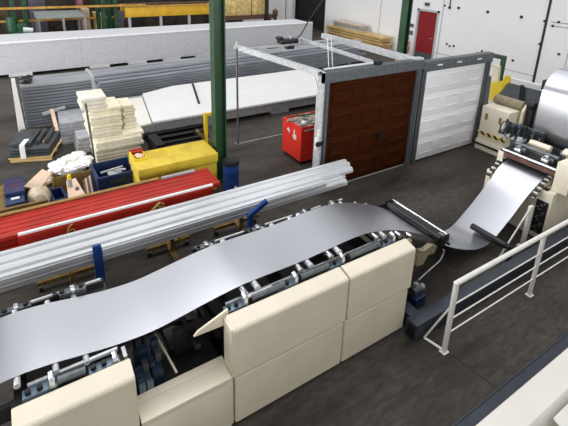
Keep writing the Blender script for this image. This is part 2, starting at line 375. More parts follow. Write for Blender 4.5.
# ------------------------------------------------------------------ long white stacked insulation and grey profiles
g = 'long white insulation stacks'
def skew(x): return 18.02 + (x + 0.6) * 0.037
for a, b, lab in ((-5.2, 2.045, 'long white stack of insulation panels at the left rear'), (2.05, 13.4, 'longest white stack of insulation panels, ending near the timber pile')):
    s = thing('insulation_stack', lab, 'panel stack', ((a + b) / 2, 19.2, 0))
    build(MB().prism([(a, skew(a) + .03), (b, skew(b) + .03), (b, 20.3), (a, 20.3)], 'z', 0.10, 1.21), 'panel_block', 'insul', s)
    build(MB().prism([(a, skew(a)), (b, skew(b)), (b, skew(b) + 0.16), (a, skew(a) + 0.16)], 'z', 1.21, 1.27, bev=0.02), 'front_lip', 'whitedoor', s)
    xs = [a + 0.25 + k * 1.5 for k in range(int((b - a) / 1.5))]
    for x in xs:
        build(MB().box(x, x + 0.75, skew(x) + 0.02, 20.2, 0.0, 0.10), 'foot', 'white', s)
# left lamella stack: 14 layers
pr = None
def lamella(x0, x1, y0, y1, z0, z1, m):
    t = MB()
    t.box(x0, x1, y0, y1, z0 + 0.02, z1, bev=0.006)
    t.box(x0 + .01, x1, y0 + 0.05, y1, z0, z0 + 0.02)
    return t
h = 0.083
for k in range(14):
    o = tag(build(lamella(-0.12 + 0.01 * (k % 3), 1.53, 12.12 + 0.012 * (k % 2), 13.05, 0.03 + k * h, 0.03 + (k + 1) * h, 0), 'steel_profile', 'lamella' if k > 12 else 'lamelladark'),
        'dark grey steel profile in the tall layered pile behind the dark pallet', 'profile', 'profiles in the tall layered pile')
tag(build(MB().box(-0.1, 1.5, 12.2, 13.0, 0, 0.03), 'dunnage_board', 'wood'), 'thin board under the tall layered pile of grey profiles', 'board')
tag(build(MB().prism([(-0.30, 0), (-0.14, 0), (-0.19, 1.42), (-0.27, 1.42)], 'y', 11.98, 12.09), 'white_post', 'whitepaint'), 'white upright post at the left corner of the tall profile pile', 'post')
tag(build(MB().blob((0.05, 12.4, 1.25), (0.16, 0.2, 0.10), 2, 0.3, 0.5).tube([(0, 12.4, 1.3), (0.1, 12.5, 1.36), (0.2, 12.6, 1.27)], 0.02), 'wire_tangle', 'black'), 'tangle of black wire lying on top corner of the grey profile pile', 'wire')
tag(build(MB().box(1.54, 1.62, 12.2, 13.2, 0.0, 1.22), 'stack_divider', 'galv'), 'pale divider strip between the tall and the long grey profile piles', 'divider')
# long lamella stack: 10 layers running right
h2 = 0.085
for k in range(10):
    x1 = 13.6 - 0.25 * (k % 3)
    x0 = 1.72 + 0.06 * (k % 4)
    t = MB(); z0 = 0.03 + k * h2
    def yy(x): return 13.30 + (x - 1.7) * 0.10 + (0.30 if k == 9 else 0.18 if k == 8 else 0.01 * (k % 2))
    t.prism([(x0, yy(x0)), (x1, yy(x1)), (x1, 15.4), (x0, 14.4)], 'z', z0 + 0.022, z0 + h2)
    t.prism([(x0, yy(x0) + .06), (x1, yy(x1) + .06), (x1, 15.4), (x0, 14.4)], 'z', z0, z0 + 0.022)
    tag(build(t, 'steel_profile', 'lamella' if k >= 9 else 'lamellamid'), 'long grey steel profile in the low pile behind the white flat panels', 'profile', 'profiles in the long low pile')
for x in (2.2, 5.5, 9, 12.5):
    tag(build(MB().box(x, x + 0.12, 13.6 + (x - 1.7) * .1, 14.4, 0, 0.03), 'timber_batten', 'wood'), 'flat timber batten under the long low profile pile', 'batten', 'battens under the long profile pile')
for k, (xa, xb) in enumerate(((2.4, 5.6), (5.8, 9.0))):
    t = MB()
    for i in range(5): t.box(xa, xb, 14.03 + (0.2 if k else 0) + 0.08 * i, 14.07 + (0.2 if k else 0) + 0.08 * i, 0.88, 0.885 + 0.012 * (i % 2))
    tag(build(t, 'ribbed_sheet', 'lamella'), ['left', 'right'][k] + ' ribbed pale sheet lying on top of the long profile pile', 'sheet')

# white flat panels on concrete supports
sup = thing('panel_support', 'long pale grey concrete support under the white flat panels', 'support', (5.2, 10.7, 0))
build(MB().box(1.95, 8.8, 10.28, 12.6, 0.10, 0.385, bev=0.01), 'beam', 'concrete', sup)
for x in (2.0, 4.0, 6.1, 8.1): build(MB().box(x, x + 0.6, 10.3, 12.5, 0, 0.10), 'foot', 'concrete', sup)
def flat(pts, z0, z1, lab, m='white'):
    return tag(build(MB().prism(pts, 'z', z0, z1, bev=0.006), 'sandwich_panel', m), lab, 'panel')
flat([(1.75, 10.02), (2.54, 10.12), (2.86, 12.3), (1.9, 12.3)], 0.385, 0.43, 'short pale flat panel nearest the cream foam boards', 'ivory')
flat([(2.58, 10.15), (8.9, 10.15), (8.95, 13.05), (4.0, 13.0), (2.95, 12.6)], 0.385, 0.44, 'long white flat panel lying on the concrete support')
tag(build(MB().bar((4.65, 12.95, 0.452), (4.1, 10.95, 0.452), 0.06, 0.024), 'black_strip', 'black'), 'thin black strip lying across the long white panel', 'strip')
# dark channels lying before the support
for i, (y, z, x0, x1) in enumerate(((10.02, 0.0, 2.35, 3.8), (9.72, 0.0, 2.35, 3.75))):
    t = MB(); t.box(x0, x1, y, y + 0.2, 0.10, 0.14).box(x0, x1, y, y + 0.02, 0.0, 0.14).box(x0, x1, y + 0.18, y + 0.2, 0.0, 0.14)
    tag(build(t, 'steel_channel', 'black'), ['rear', 'front'][i] + ' black steel channel lying between yellow chest and white panels', 'channel')
tag(build(MB().box(2.3, 2.5, 8.9, 9.6, 0, 0.35).box(2.5, 3.6, 9.0, 9.08, 0.25, 0.33).box(3.4, 3.5, 8.95, 9.5, 0, 0.33), 'steel_rack', 'black'), 'black steel rack standing behind the yellow chest', 'rack')

# ------------------------------------------------------------------ pallet with dark packs, left
pl = thing('wooden_pallet', 'small wooden pallet under the dark wrapped panels', 'pallet', (0.0, 10.6, 0))
ang = -0.32
pv = (0.03, 10.55, 0)
for k in range(3): build(MB().box(-0.38, 0.44, 10.10 + 0.44 * k, 10.19 + 0.44 * k, 0.0, 0.09, rz=ang, pivot=pv), 'bearer', 'wood', pl)
build(MB().box(-0.40, 0.46, 10.08, 11.10, 0.09, 0.115, rz=ang, pivot=pv), 'deck', 'wood', pl)
for k in range(3):
    tag(build(MB().box(-0.40 + .03 * k, 0.43, 10.08 + .03 * (k % 2), 11.08, 0.117 + k * 0.068, 0.117 + k * 0.068 + 0.056, bev=0.012, rz=ang, pivot=pv), 'packed_slab', 'darkpanel'),
        'dark grey slab in the pack strapped on the wooden pallet', 'slab', 'dark slabs on the pallet')
z = 0.117 + 3 * 0.068
tag(build(MB().box(-0.40, 0.04, 10.2, 11.06, z, z + 0.085, bev=0.015, rz=ang, pivot=pv), 'packed_slab', 'darkpanel'), 'narrower dark slab on top left of the pallet pack', 'slab')
for i, y in enumerate((0.10, 0.27)):
    tag(build(MB().cyl((0.06 + y - .09, 10.28, z + 0.046), (0.26 + y - .09, 11.0, z + 0.046), 0.045, seg=12), 'dark_tube', 'darkpanel'), ['left', 'right'][i] + ' dark tube lying on top of the pallet pack', 'tube')
tag(build(MB().bar((0.17, 10.3, z + .01), (0.40, 10.98, z + 0.012), 0.025, 0.02), 'wood_lath', 'wood'), 'thin raw lath lying between the dark tubes', 'lath')
tag(build(MB().box(-0.14, -0.04, 10.045, 10.075, 0.1, 0.40, rz=ang, pivot=pv).box(-0.14, -0.04, 10.05, 10.4, z + 0.087, z + 0.094, rz=ang, pivot=pv), 'white_label_film', 'film'), 'white film strip hanging on the front of the pallet pack', 'film')

# grey sheets lying before the profile pile, and small slabs
t = MB()
for k in range(6): t.prism([(0.58, 10.75 + .05 * k), (1.55, 10.75 + .05 * k), (1.60, 12.0), (0.62, 12.0)], 'z', 0.075 * k, 0.075 * k + 0.068)
tag(build(t, 'grey_sheet_pack', 'greysheet'), 'pack of pale grey sheets lying before the tall profile pile', 'sheets')
tag(build(MB().bar((0.50, 11.95, 0.52), (0.53, 10.75, 0.06), 0.08, 0.08), 'leaning_stud', 'palewood'), 'pinkish stud leaning on the left side of the pale sheets', 'stud')
tag(build(MB().bar((0.28, 12.03, 0.42), (0.82, 12.06, 0.52), 0.06, 0.07), 'cross_batten', 'galv'), 'grey batten laid across the back of the pale sheets', 'batten')
for k in range(4):
    tag(build(MB().box(0.80 + .02 * k, 1.20 + .01 * k, 10.05 + .03 * k, 10.70, 0.085 * k, 0.085 * k + 0.078, bev=0.008), 'grey_block', 'greysheet' if k == 3 else 'concrete'), 'small pale grey slab in the pile left of the cream foam', 'slab', 'grey slabs left of the foam')

# ------------------------------------------------------------------ cream foam boards
g = 'cream foam boards in the big pile'
for k in range(9):
    dx = random.uniform(-0.03, 0.03); dy = random.uniform(-0.03, 0.03)
    tag(build(MB().box(1.12 + dx, 2.08 + dx * 2, 9.16 + dy, 10.0, k * 0.072, k * 0.072 + 0.066, bev=0.008), 'foam_board', 'foam'),
        'cream foam board in the wide lower part of the pile', 'foam board', g)
for k in range(9):
    dx = random.uniform(-0.05, 0.05); dy = random.uniform(-0.03, 0.03); z = 9 * 0.072 + k * 0.072
    tag(build(MB().box(1.05 + dx, 1.68 + dx * .6, 9.2 + dy, 9.95, z, z + 0.066, bev=0.008), 'foam_board', 'foam'),
        'cream foam board in the narrow upper part of the pile', 'foam board', g)
z = 18 * 0.072
for k in range(3):
    tag(build(MB().box(0.92 + .02 * (k % 2), 1.42 - .03 * (k % 2), 9.22, 9.85, z + k * 0.085, z + k * 0.085 + 0.08, bev=0.01), 'foam_board', 'foampale'),
        'pale foam board in the short stack topping the cream pile', 'foam board', 'pale boards on top of the cream pile')
for k in range(7):
    z2 = 9 * 0.072 + k * 0.08
    tag(build(MB().box(1.76 + .03 * (k % 2), 2.0 + .02 * (k % 3), 9.45, 10.05, z2, z2 + 0.074, bev=0.01), 'foam_offcut', 'foam'), 'small foam offcut stacked at the right rear of the cream pile', 'offcut', 'offcuts beside the cream pile')
po = thing('pole_stand', 'slim grey metal pole standing in front of the cream foam pile', 'pole', (1.04, 9.0, 0))
build(MB().cyl((1.04, 9.0, 0), (0.99, 9.05, 1.5), 0.022, seg=10), 'pole', 'galvdark', po)
build(MB().cyl((1.04, 9.0, 0), (1.04, 9.0, 0.02), 0.1, seg=16), 'foot', 'galvdark', po)

# white film heap on a cardboard box
cb = thing('cardboard_box', 'brown cardboard box heaped with white plastic film', 'box', (0.55, 8.7, 0))
t = MB(); t.box(0.2, 0.88, 8.42, 8.45, 0, 0.32).box(0.2, 0.88, 9.05, 9.08, 0, 0.32).box(0.2, 0.23, 8.45, 9.05, 0, 0.32).box(0.85, 0.88, 8.45, 9.05, 0, 0.32).box(0.23, 0.85, 8.45, 9.05, 0, 0.02)
build(t, 'carton', 'card', cb)
t = MB(); t.blob((0.54, 8.76, 0.24), (0.30, 0.28, 0.20), 3, 0.10, 0.1)
for k in range(12): t.blob((0.26 + random.random() * 0.58, 8.52 + random.random() * 0.55, 0.38 + random.random() * .07), (0.15, 0.14, 0.05), 3, 0.22, 0.3)
tag(build(t, 'film_heap', 'film'), 'crumpled heap of white plastic film in the cardboard box', 'film')
tag(build(MB().blob((0.13, 8.85, 0.08), (0.10, 0.13, 0.08), 2, 0.25, 0.0), 'film_ball', 'film'), 'small ball of white film on the floor left of the cardboard box', 'film')
tag(build(MB().box(0.4, 0.7, 8.75, 8.83, 0.44, 0.48, rz=0.2).box(0.42, 0.66, 8.76, 8.82, 0.40, 0.44, rz=0.2), 'foam_strip', 'foampale'), 'pale foam strip resting on the white film heap', 'strip')

# ------------------------------------------------------------------ crates and clutter at left
def crate(x0, x1, y0, y1, z0, z1, m, name, lab, rz=0.0, w=0.03):
    c = thing(name, lab, 'crate', ((x0 + x1) / 2, (y0 + y1) / 2, z0))
    pv = ((x0 + x1) / 2, (y0 + y1) / 2, 0)
    t = MB()
    t.box(x0, x1, y0, y0 + w, z0, z1, rz=rz, pivot=pv).box(x0, x1, y1 - w, y1, z0, z1, rz=rz, pivot=pv)
    t.box(x0, x0 + w, y0 + w, y1 - w, z0, z1, rz=rz, pivot=pv).box(x1 - w, x1, y0 + w, y1 - w, z0, z1, rz=rz, pivot=pv)
    t.box(x0 + w, x1 - w, y0 + w, y1 - w, z0, z0 + w, rz=rz, pivot=pv)
    build(t, 'tub', m, c)
    build(MB().box(x0 - .012, x1 + .012, y0 - .012, y0 + .005, z1 - 0.06, z1, rz=rz, pivot=pv).box(x0 - .012, x1 + .012, y1 - .005, y1 + .012, z1 - 0.06, z1, rz=rz, pivot=pv)
          .box(x0 - .012, x0 + .005, y0, y1, z1 - 0.06, z1, rz=rz, pivot=pv).box(x1 - .005, x1 + .012, y0, y1, z1 - 0.06, z1, rz=rz, pivot=pv), 'rim', m, c)
    return c
c = crate(0.87, 1.58, 7.62, 8.28, 0, 0.52, 'navy', 'storage_crate', 'large open navy blue crate in front of the cream foam pile', rz=0.03)
build(MB().box(1.08, 1.34, 7.585, 7.600, 0.36, 0.44), 'handle_slot', 'beam', c)
tag(build(MB().bar((0.98, 7.85, 0.50), (1.40, 8.02, 0.46), 0.03, 0.03).bar((1.22, 8.12, 0.4), (1.42, 7.85, 0.47), 0.03, 0.03).box(1.12, 1.37, 7.85, 8.08, 0.032, 0.38), 'loose_hardware', 'galv'), 'loose metal pieces inside the large navy crate', 'hardware')
c = crate(1.42, 1.74, 7.5, 8.2, 0.78, 0.79, 'yellow', 'shallow_tray', 'x') if False else None
c = thing('parts_bin', 'open yellow and red parts bin at the left end of the yellow chest', 'bin', (1.55, 7.75, 0.802))
build(MB().box(1.49, 1.51, 7.40, 7.74, 0.802, 0.87).box(1.72, 1.74, 7.40, 7.74, 0.802, 0.84).box(1.51, 1.72, 7.40, 7.42, 0.802, 0.84).box(1.51, 1.72, 7.42, 7.72, 0.802, 0.815), 'tray', 'brightyellow', c)
build(MB().box(1.49, 1.74, 7.74, 7.76, 0.802, 0.89).box(1.51, 1.72, 7.66, 7.74, 0.855, 0.875), 'back', 'red', c)
tag(build(MB().blob((1.62, 7.54, 0.84), (0.08, 0.10, 0.03), 2, 0.2, 0.3), 'wood_scraps', 'palewood'), 'pale scraps lying in the yellow and red bin', 'scraps')

# yellow chest
ch = thing('yellow_chest', 'big scratched yellow metal chest beside the green column', 'chest', (2.27, 7.4, 0))
build(MB().box(1.5, 2.97, 7.06, 7.74, 0.0, 0.60, bev=0.01), 'body', 'yellow', ch)
build(MB().box(1.48, 2.985, 7.03, 7.77, 0.62, 0.80, bev=0.012), 'lid', 'yellow', ch)
build(MB().box(1.52, 2.97, 7.07, 7.73, 0.60, 0.62), 'seam', 'dark', ch)
for x in (1.8, 2.25, 2.7): build(MB().box(x, x + 0.03, 7.045, 7.062, 0.05, 0.58), 'rib', 'yellow', ch)
# yellow guard frame behind column
gf = thing('guard_trestle', 'small yellow trestle standing behind the yellow chest by the green column', 'trestle', (3.35, 8.6, 0))
build(MB().bar((3.36, 8.6, 0.0), (3.36, 8.6, 1.05), 0.07, 0.07), 'post', 'brightyellow', gf)
build(MB().bar((3.15, 8.6, 0.66), (3.60, 8.6, 0.10), 0.06, 0.07), 'brace', 'rustyyellow', gf)
build(MB().bar((3.33, 8.6, 0.99), (3.56, 8.6, 1.03), 0.06, 0.06).bar((3.54, 8.6, 1.05), (3.6, 8.6, 0.8), 0.05, 0.05), 'arm', 'brightyellow', gf)
build(MB().box(3.52, 3.70, 8.45, 8.75, 0.0, 0.10), 'foot', 'rustyyellow', gf)

# blue barrel
br = thing('blue_barrel', 'small blue barrel with a black lid before the green column', 'barrel', (3.2, 6.92, 0))
t = MB(); t.cyl((3.2, 6.92, 0), (3.2, 6.92, 0.58), 0.155, seg=24)
for z in (0.2, 0.4): t.cyl((3.2, 6.92, z), (3.2, 6.92, z + 0.025), 0.162, seg=24)
build(t, 'drum', 'blue', br)
build(MB().cyl((3.2, 6.92, 0.58), (3.2, 6.92, 0.65), 0.165, seg=24).cyl((3.2, 6.92, 0.65), (3.2, 6.92, 0.665), 0.12, seg=24), 'lid', 'black', br)
build(MB().cyl((3.22, 6.77, 0.12), (3.24, 6.66, 0.12), 0.03, seg=12), 'tap', 'galv', br)

# far left: yellow bench frame, navy crate with lid, bag
yb = thing('yellow_trough', 'dirty yellow metal trough at the left edge of the photo', 'trough', (-0.25, 7.6, 0))
build(MB().box(-0.75, 0.06, 7.28, 7.34, 0, 0.50), 'front_side', 'rustyyellow', yb)
build(MB().box(-0.75, 0.06, 8.3, 8.36, 0, 0.30), 'rear_side', 'rustyyellow', yb)
build(MB().box(-0.62, -0.54, 7.22, 8.36, 0.0, 0.42), 'end_side', 'rustyyellow', yb)
build(MB().box(-0.75, 0.06, 7.34, 8.3, 0, 0.04), 'bottom', 'rustyyellow', yb)
nc = thing('navy_case', 'dark navy case with thin red lines on its lid in the yellow trough', 'case', (-0.38, 7.85, 0.04))
build(MB().box(-0.53, -0.26, 7.42, 8.22, 0.04, 0.50, bev=0.02), 'body', 'navy', nc)
build(MB().box(-0.54, -0.25, 7.68, 8.24, 0.50, 0.57, bev=0.015), 'lid', 'navy', nc)
for k in range(3): build(MB().box(-0.51, -0.28, 7.80 + .14 * k, 7.82 + .14 * k, 0.57, 0.573), 'red_band', 'doorred', nc)
build(MB().box(-0.45, -0.33, 7.55, 7.61, 0.50, 0.512), 'paper_tag', 'white', nc)
tag(build(MB().blob((-0.06, 7.74, 0.30), (0.185, 0.26, 0.255), 3, 0.07, 0.02), 'plastic_bag', 'bag'), 'full pale plastic bag lying beside the navy case', 'bag')
tag(build(MB().prism([(-0.27, 8.08), (-0.03, 7.86), (0.20, 8.40), (0.06, 8.66)], 'z', 0.42, 0.44).box(0.045, 0.085, 8.10, 8.14, 0.0, 0.42).box(0.06, 0.10, 8.48, 8.52, 0, 0.42), 'plywood_board', 'palewood'), 'pinkish plywood board propped behind the plastic bag', 'board')
crate(0.13, 0.33, 7.52, 7.95, 0.0, 0.34, 'navy', 'small_bin', 'small open navy bin between plastic bag and pale board', rz=0.1, w=0.02)
bo = tag(build(MB().prism([(0.36, 7.22), (0.63, 7.30), (0.56, 8.02), (0.40, 7.98)], 'z', 0.40, 0.425).box(0.45, 0.53, 7.5, 7.58, 0, 0.40).box(0.46, 0.52, 7.85, 7.9, 0, 0.40), 'pale_board_stand', 'palewood'), 'pale wooden board carrying the yellow-capped spray bottle', 'board')
sb = thing('spray_bottle', 'white spray bottle with a yellow cap on pale board', 'bottle', (0.44, 7.72, 0.425))
build(MB().cyl((0.44, 7.72, 0.425), (0.44, 7.72, 0.58), 0.038, seg=16), 'bottle_body', 'greysheet', sb)
build(MB().cyl((0.44, 7.72, 0.58), (0.44, 7.72, 0.66), 0.036, r2=0.03, seg=16), 'cap', 'brightyellow', sb)
tag(build(MB().cyl((0.53, 7.55, 0.425), (0.53, 7.55, 0.47), 0.03, seg=12), 'small_jar', 'violet'), 'small jar beside the spray bottle', 'jar')
for k in range(4):
    tag(build(MB().bar((0.66 + .04 * k, 7.5, 0.03), (0.70 + .035 * k, 8.1, 0.3 + .02 * k), 0.03, 0.04), 'wood_stick', 'palewood' if k % 2 else 'rust'), 'scrap stick leaning between pale board and navy crate', 'stick', 'scrap sticks by the navy crate')

# ------------------------------------------------------------------ red panel stack
for i, x in enumerate((-0.2, 1.0, 1.9)):
    tag(build(MB().box(x, x + 0.35, 5.93, 6.5, 0, 0.44), 'stack_support', 'concrete'), ['left', 'middle', 'right'][i] + ' pale block supporting the red panel stack', 'block')
lay = [(2.18, 6.02, 6.50, 0.44), (2.34, 6.00, 6.52, 0.53), (2.46, 6.02, 6.56, 0.62), (2.58, 6.00, 6.60, 0.71)]
for k, (x1, y0, y1, z) in enumerate(lay):
    t = MB(); t.box(-2.2, x1, y0, y1, z, z + 0.075, bev=0.006)
    if k == 3:
        for q in range(4): t.box(-2.2, x1 - 0.02, y0 + 0.12 + q * 0.12, y0 + 0.15 + q * 0.12, z + 0.075, z + 0.083)
    tag(build(t, 'red_slab', 'red'), ['bottom', 'second', 'third', 'topmost ribbed'][k] + ' long red panel of the red stack', 'panel')
red_pro = tag(build(MB().box(-0.36, 2.42, 5.935, 5.998, 0.442, 0.784, bev=0.004), 'red_profile', 'red'), 'red edge profile marked with a yellow 6, under the white strip', 'profile')
tag(build(MB().box(-0.35, 2.42, 5.94, 5.985, 0.785, 0.812), 'white_strip', 'white'), 'long white strip along the front edge of the red stack', 'strip')
tag(build(MB().box(-2.2, 1.70, 6.54, 6.60, 0.802, 0.82), 'beige_lath', 'card'), 'long dull beige lath along the rear edge of the red stack', 'lath')
tag(build(MB().box(1.75, 2.32, 6.52, 6.57, 0.80, 0.83), 'white_lath', 'greysheet'), 'short pale lath on the rear edge of the red stack', 'lath')
# chalked 6 on the front
def stroke(pts, r=0.012): return [(p[0] + .08, 5.928, p[1] + .06) for p in pts]
t = MB()
t.tube(stroke([(0.22, 0.71), (0.165, 0.66), (0.15, 0.60), (0.16, 0.545), (0.20, 0.53), (0.235, 0.55), (0.24, 0.60), (0.21, 0.63), (0.165, 0.615)]), 0.010, 6)
cn = build(t, 'chalk_number', 'chalk', red_pro); cn['label'] = 'yellow handwritten 6'
t = MB(); t.tube([(1.38, 5.92, 0.62), (1.53, 5.92, 0.75)], 0.02, 8).tube([(1.55, 5.92, 0.74), (1.59, 5.92, 0.70), (1.57, 5.92, 0.66), (1.51, 5.92, 0.67), (1.53, 5.92, 0.73)], 0.012, 6)
tag(build(t, 'yellow_clip', 'chalk'), 'yellow hook hanging on the right half of the red stack', 'hook')

# ------------------------------------------------------------------ silver profile stack on trolleys
def cprof(x0, x1, y0, w, z0, h):
    t = MB()
    y1 = y0 + w; zt = z0 + h
    t.prism([(y0, z0), (y1, z0), (y1, zt), (y1 - 0.055, zt), (y1 - 0.06, zt - 0.03), (y1 - 0.095, zt - 0.03), (y1 - 0.10, zt - 0.012), (y0 + 0.02, zt - 0.018), (y0 + 0.012, zt - 0.045), (y0, zt - 0.045)], 'x', x0, x1)
    return t
rows = [(5.34, 4.86), (5.17, 4.78), (5.0, 4.68)]
for j, z0 in enumerate((0.700, 0.802)):
    for i, (y0, x1) in enumerate(rows):
        xe = x1 - (0.16 if j == 0 else 0) - (0.62 if (j == 1 and i == 2) else 0)
        tag(build(cprof(-2.4, xe, y0, 0.168, z0, 0.10), 'silver_profile', 'silver'),
            'long silver steel profile in the bundle carried by blue trolleys', 'profile', 'silver profiles on the trolleys')
tag(build(MB().box(-2.4, 4.45, 4.985, 4.998, 0.765, 0.775), 'edge_strip', 'silver'), 'thin bright strip along the front of the silver bundle', 'strip')
def trolley(x, lab, post=None, lean=0.0, wide=0.3):
    tr = thing('stack_trolley', lab, 'trolley', (x, 5.3, 0))
    build(MB().bar((x, 4.75, 0.125), (x, 5.74, 0.125), 0.06, 0.06), 'base_beam', 'rustyyellow', tr)
    for y in (4.79, 5.71): build(MB().bar((x - wide, y, 0.125), (x + wide, y, 0.125), 0.055, 0.055), 'end_beam', 'rustyyellow', tr)
    build(MB().bar((x, 4.96, 0.668), (x, 5.56, 0.668), 0.07, 0.058).bar((x, 5.5, 0.12), (x, 5.5, 0.64), 0.06, 0.06), 'bearer', 'rustyyellow', tr)
    for sx in (-1, 1):
        for y in (4.79, 5.71):
            xx = x + sx * (wide - 0.04)
            w = build(MB().cyl((xx - 0.02, y, 0.045), (xx + 0.02, y, 0.045), 0.045, seg=16), 'caster', 'rubber', tr)
            build(MB().box(xx - 0.03, xx + 0.03, y - 0.03, y + 0.03, 0.085, 0.10), 'fork', 'galv', w)
    if post is not None:
        t = MB(); p = x + post
        if lean: t.bar((p, 4.90, 0.13), (p, 4.88, 0.80), 0.07, 0.06).bar((p, 4.88, 0.79), (p + lean, 4.82, 0.99), 0.07, 0.06)
        else: t.bar((p, 4.90, 0.13), (p, 4.93, 1.00), 0.09, 0.04).bar((p + 0.045, 4.90, 0.13), (p + 0.045, 4.93, 0.98), 0.025, 0.08)
        t.bar((x, 4.88, 0.14), (p, 4.88, 0.14), 0.05, 0.05)
        build(t, 'arm', 'blue', tr)
    return tr
trolley(0.19, 'trolley with an upright blue arm, under the left of the silver bundle', post=0.28, wide=0.42)
trolley(1.56, 'low trolley without arm under the middle of the silver bundle', wide=0.34)
trolley(2.72, 'trolley with a bent blue arm under the right of the silver bundle', post=-0.16, lean=0.25, wide=0.4)

# ------------------------------------------------------------------ garage doors
def cassette(bm, cx, cz, w, h, y, dp=0.009):
    def ring(hw, hh, d): return [(cx - hw, y - d, cz - hh), (cx + hw, y - d, cz - hh), (cx + hw, y - d, cz + hh), (cx - hw, y - d, cz + hh)]
    levels = [ring(w / 2, h / 2, 0.0), ring(w / 2 - 0.022, h / 2 - 0.022, -0.016), ring(w / 2 - 0.05, h / 2 - 0.05, -0.016), ring(w / 2 - 0.085, h / 2 - 0.085, 0.006)]
    # grooves pressed in: body front sits at y, so build as a raised rim with pressed ring
    levels = [ring(w / 2, h / 2, 0.0), ring(w / 2 - 0.018, h / 2 - 0.018, dp), ring(w / 2 - 0.045, h / 2 - 0.045, dp), ring(w / 2 - 0.062, h / 2 - 0.062, 0.002)]
    vs = [[bm.verts.new(p) for p in L] for L in levels]
    for a, b in zip(vs, vs[1:]):
        for k in range(4): bm.faces.new((a[k], a[(k + 1) % 4], b[(k + 1) % 4], b[k]))
    bm.faces.new(vs[-1]); bm.faces.new(vs[0][::-1])
def garage(x0, x1, lab, leaf, framem, post_l, post_r, hdr, top):
    g = thing('garage_door', lab, 'garage door', ((x0 + x1) / 2, 6.05, 0))
    n = 4; z0 = 0.03; H = top; hh = (H - z0) / n
    for k in range(n):
        t = MB(); a = z0 + k * hh
        t.box(x0, x1, 6.03, 6.07, a + 0.003, a + hh - 0.003, bev=0.004)
        cw = (x1 - x0) / 3
        for c in range(3): cassette(t.bm, x0 + cw * (c + 0.5), a + hh / 2, cw * 0.72, hh * 0.60, 6.031, 0.024 if leaf == 'brown' else 0.009)
        build(t, 'door_section', leaf, g, smooth=20)
    build(MB().box(x0, x1, 6.035, 6.065, 0.0, z0), 'bottom_seal', 'galv' if leaf == 'brown' else 'black', g)
    for (a, b) in (post_l, post_r):
        t = MB(); m = (a + b) / 2
        t.box(a, b, 5.98, 6.03, 0, top + .01).box(a, a + 0.03, 6.03, 6.14, 0, top + .2).box(b - 0.03, b, 6.03, 6.14, 0, top + .2)
        t.box(m - 0.012, m + 0.012, 5.965, 5.98, 0, top)
        build(t, 'frame_post', framem, g)
    t = MB(); t.box(hdr[0], hdr[1], 5.97, 6.03, top + .01, hdr[2]).box(hdr[0], hdr[1], 6.03, 6.14, hdr[2] - .03, hdr[2])
    t.box(hdr[0], hdr[1], 5.955, 5.97, top + .01, top + .03)
    build(t, 'header', framem, g)
    return g
gb = garage(4.77, 7.11, 'brown wood-look sectional garage door in a galvanised frame', 'brown', 'galvdark', (4.65, 4.77), (7.11, 7.25), (4.61, 7.27, 2.46), 2.25)
gw = garage(7.42, 9.56, 'white sectional garage door standing right of the brown one', 'whitedoor', 'galvdark', (7.29, 7.42), (9.56, 9.72), (7.29, 9.74, 2.40), 2.17)
for x in (7.8, 8.46, 9.2): build(MB().box(x - 0.08, x + 0.08, 5.962, 5.97, 2.28, 2.31), 'slot_plate', 'white', gw)
# galvanised left post cladding with holes, horizontal tracks, torsion bar, lock, bracket
build(MB().box(4.61, 4.65, 5.97, 6.14, 0, 2.48), 'post_cladding', 'galv', gb)
arc = [(4.63, 6.16 + 0.36 * (1 - math.cos(a)), 2.03 + 0.36 * math.sin(a)) for a in [k * PI / 16 for k in range(9)]]
build(MB().tube([(4.63, 6.16, 0.2)] + arc, 0.016, 8), 'vertical_track', 'galv', gb)
def track(p0, p1, w=0.07, h=0.11):
    t = MB(); a = Vector(p0); b = Vector(p1)
    t.bar(a, b, w, 0.02)
    for s in (-1, 1):
        off = Vector((s * w / 2, 0, 0.02 - h / 2)); t.bar(a + off, b + off, 0.012, h)
    return t
build(track((4.58, 6.05, 2.48), (4.33, 9.0, 2.44), 0.08, 0.11), 'horizontal_track', 'galv', gb)
build(track((7.14, 6.1, 2.47), (7.30, 9.6, 2.44), 0.10, 0.14), 'horizontal_track', 'galv', gb)
build(track((6.02, 6.12, 2.48), (6.20, 9.1, 2.46), 0.09, 0.06), 'drive_rail', 'galv', gb)
build(MB().bar((4.40, 8.86, 2.36), (7.28, 9.05, 2.36), 0.05, 0.05), 'rear_crossbar', 'galv', gb)
build(MB().cyl((4.70, 6.10, 2.49), (5.92, 6.10, 2.49), 0.026, seg=12), 'torsion_bar', 'silver', gb)
build(MB().box(5.94, 6.10, 6.02, 6.12, 2.465, 2.54), 'drive_bracket', 'black', gb)
build(MB().box(7.06, 7.26, 5.98, 6.12, 2.46, 2.50), 'corner_bracket', 'galv', gb)
build(MB().cyl((4.30, 8.86, 0.01), (4.28, 8.88, 2.42), 0.025, seg=10).box(4.2, 4.4, 8.76, 8.96, 0.0, 0.012), 'support_pole', 'galvdark', gb)
build(MB().box(4.22, 4.36, 8.84, 8.92, 2.40, 2.46).cyl((4.28, 8.88, 2.46), (4.28, 8.88, 2.56), 0.02), 'pole_head', 'galv', gb)
for x in (4.84, 4.93): build(MB().cyl((x, 6.12, 2.46), (x - 0.02, 6.2, 3.05), 0.007, seg=6), 'hanger_rod', 'galv', gb)
build(MB().cyl((6.2, 6.0, 0.92), (6.2, 6.03, 0.92), 0.07, seg=16).box(6.17, 6.23, 5.97, 6.0, 0.82, 0.98), 'lock_handle', 'black', gb)
build(MB().box(4.53, 4.605, 5.97, 6.03, 0.95, 1.20, bev=0.01).box(4.56, 4.605, 5.96, 6.0, 1.22, 1.36), 'hinge_bracket', 'white', gb)
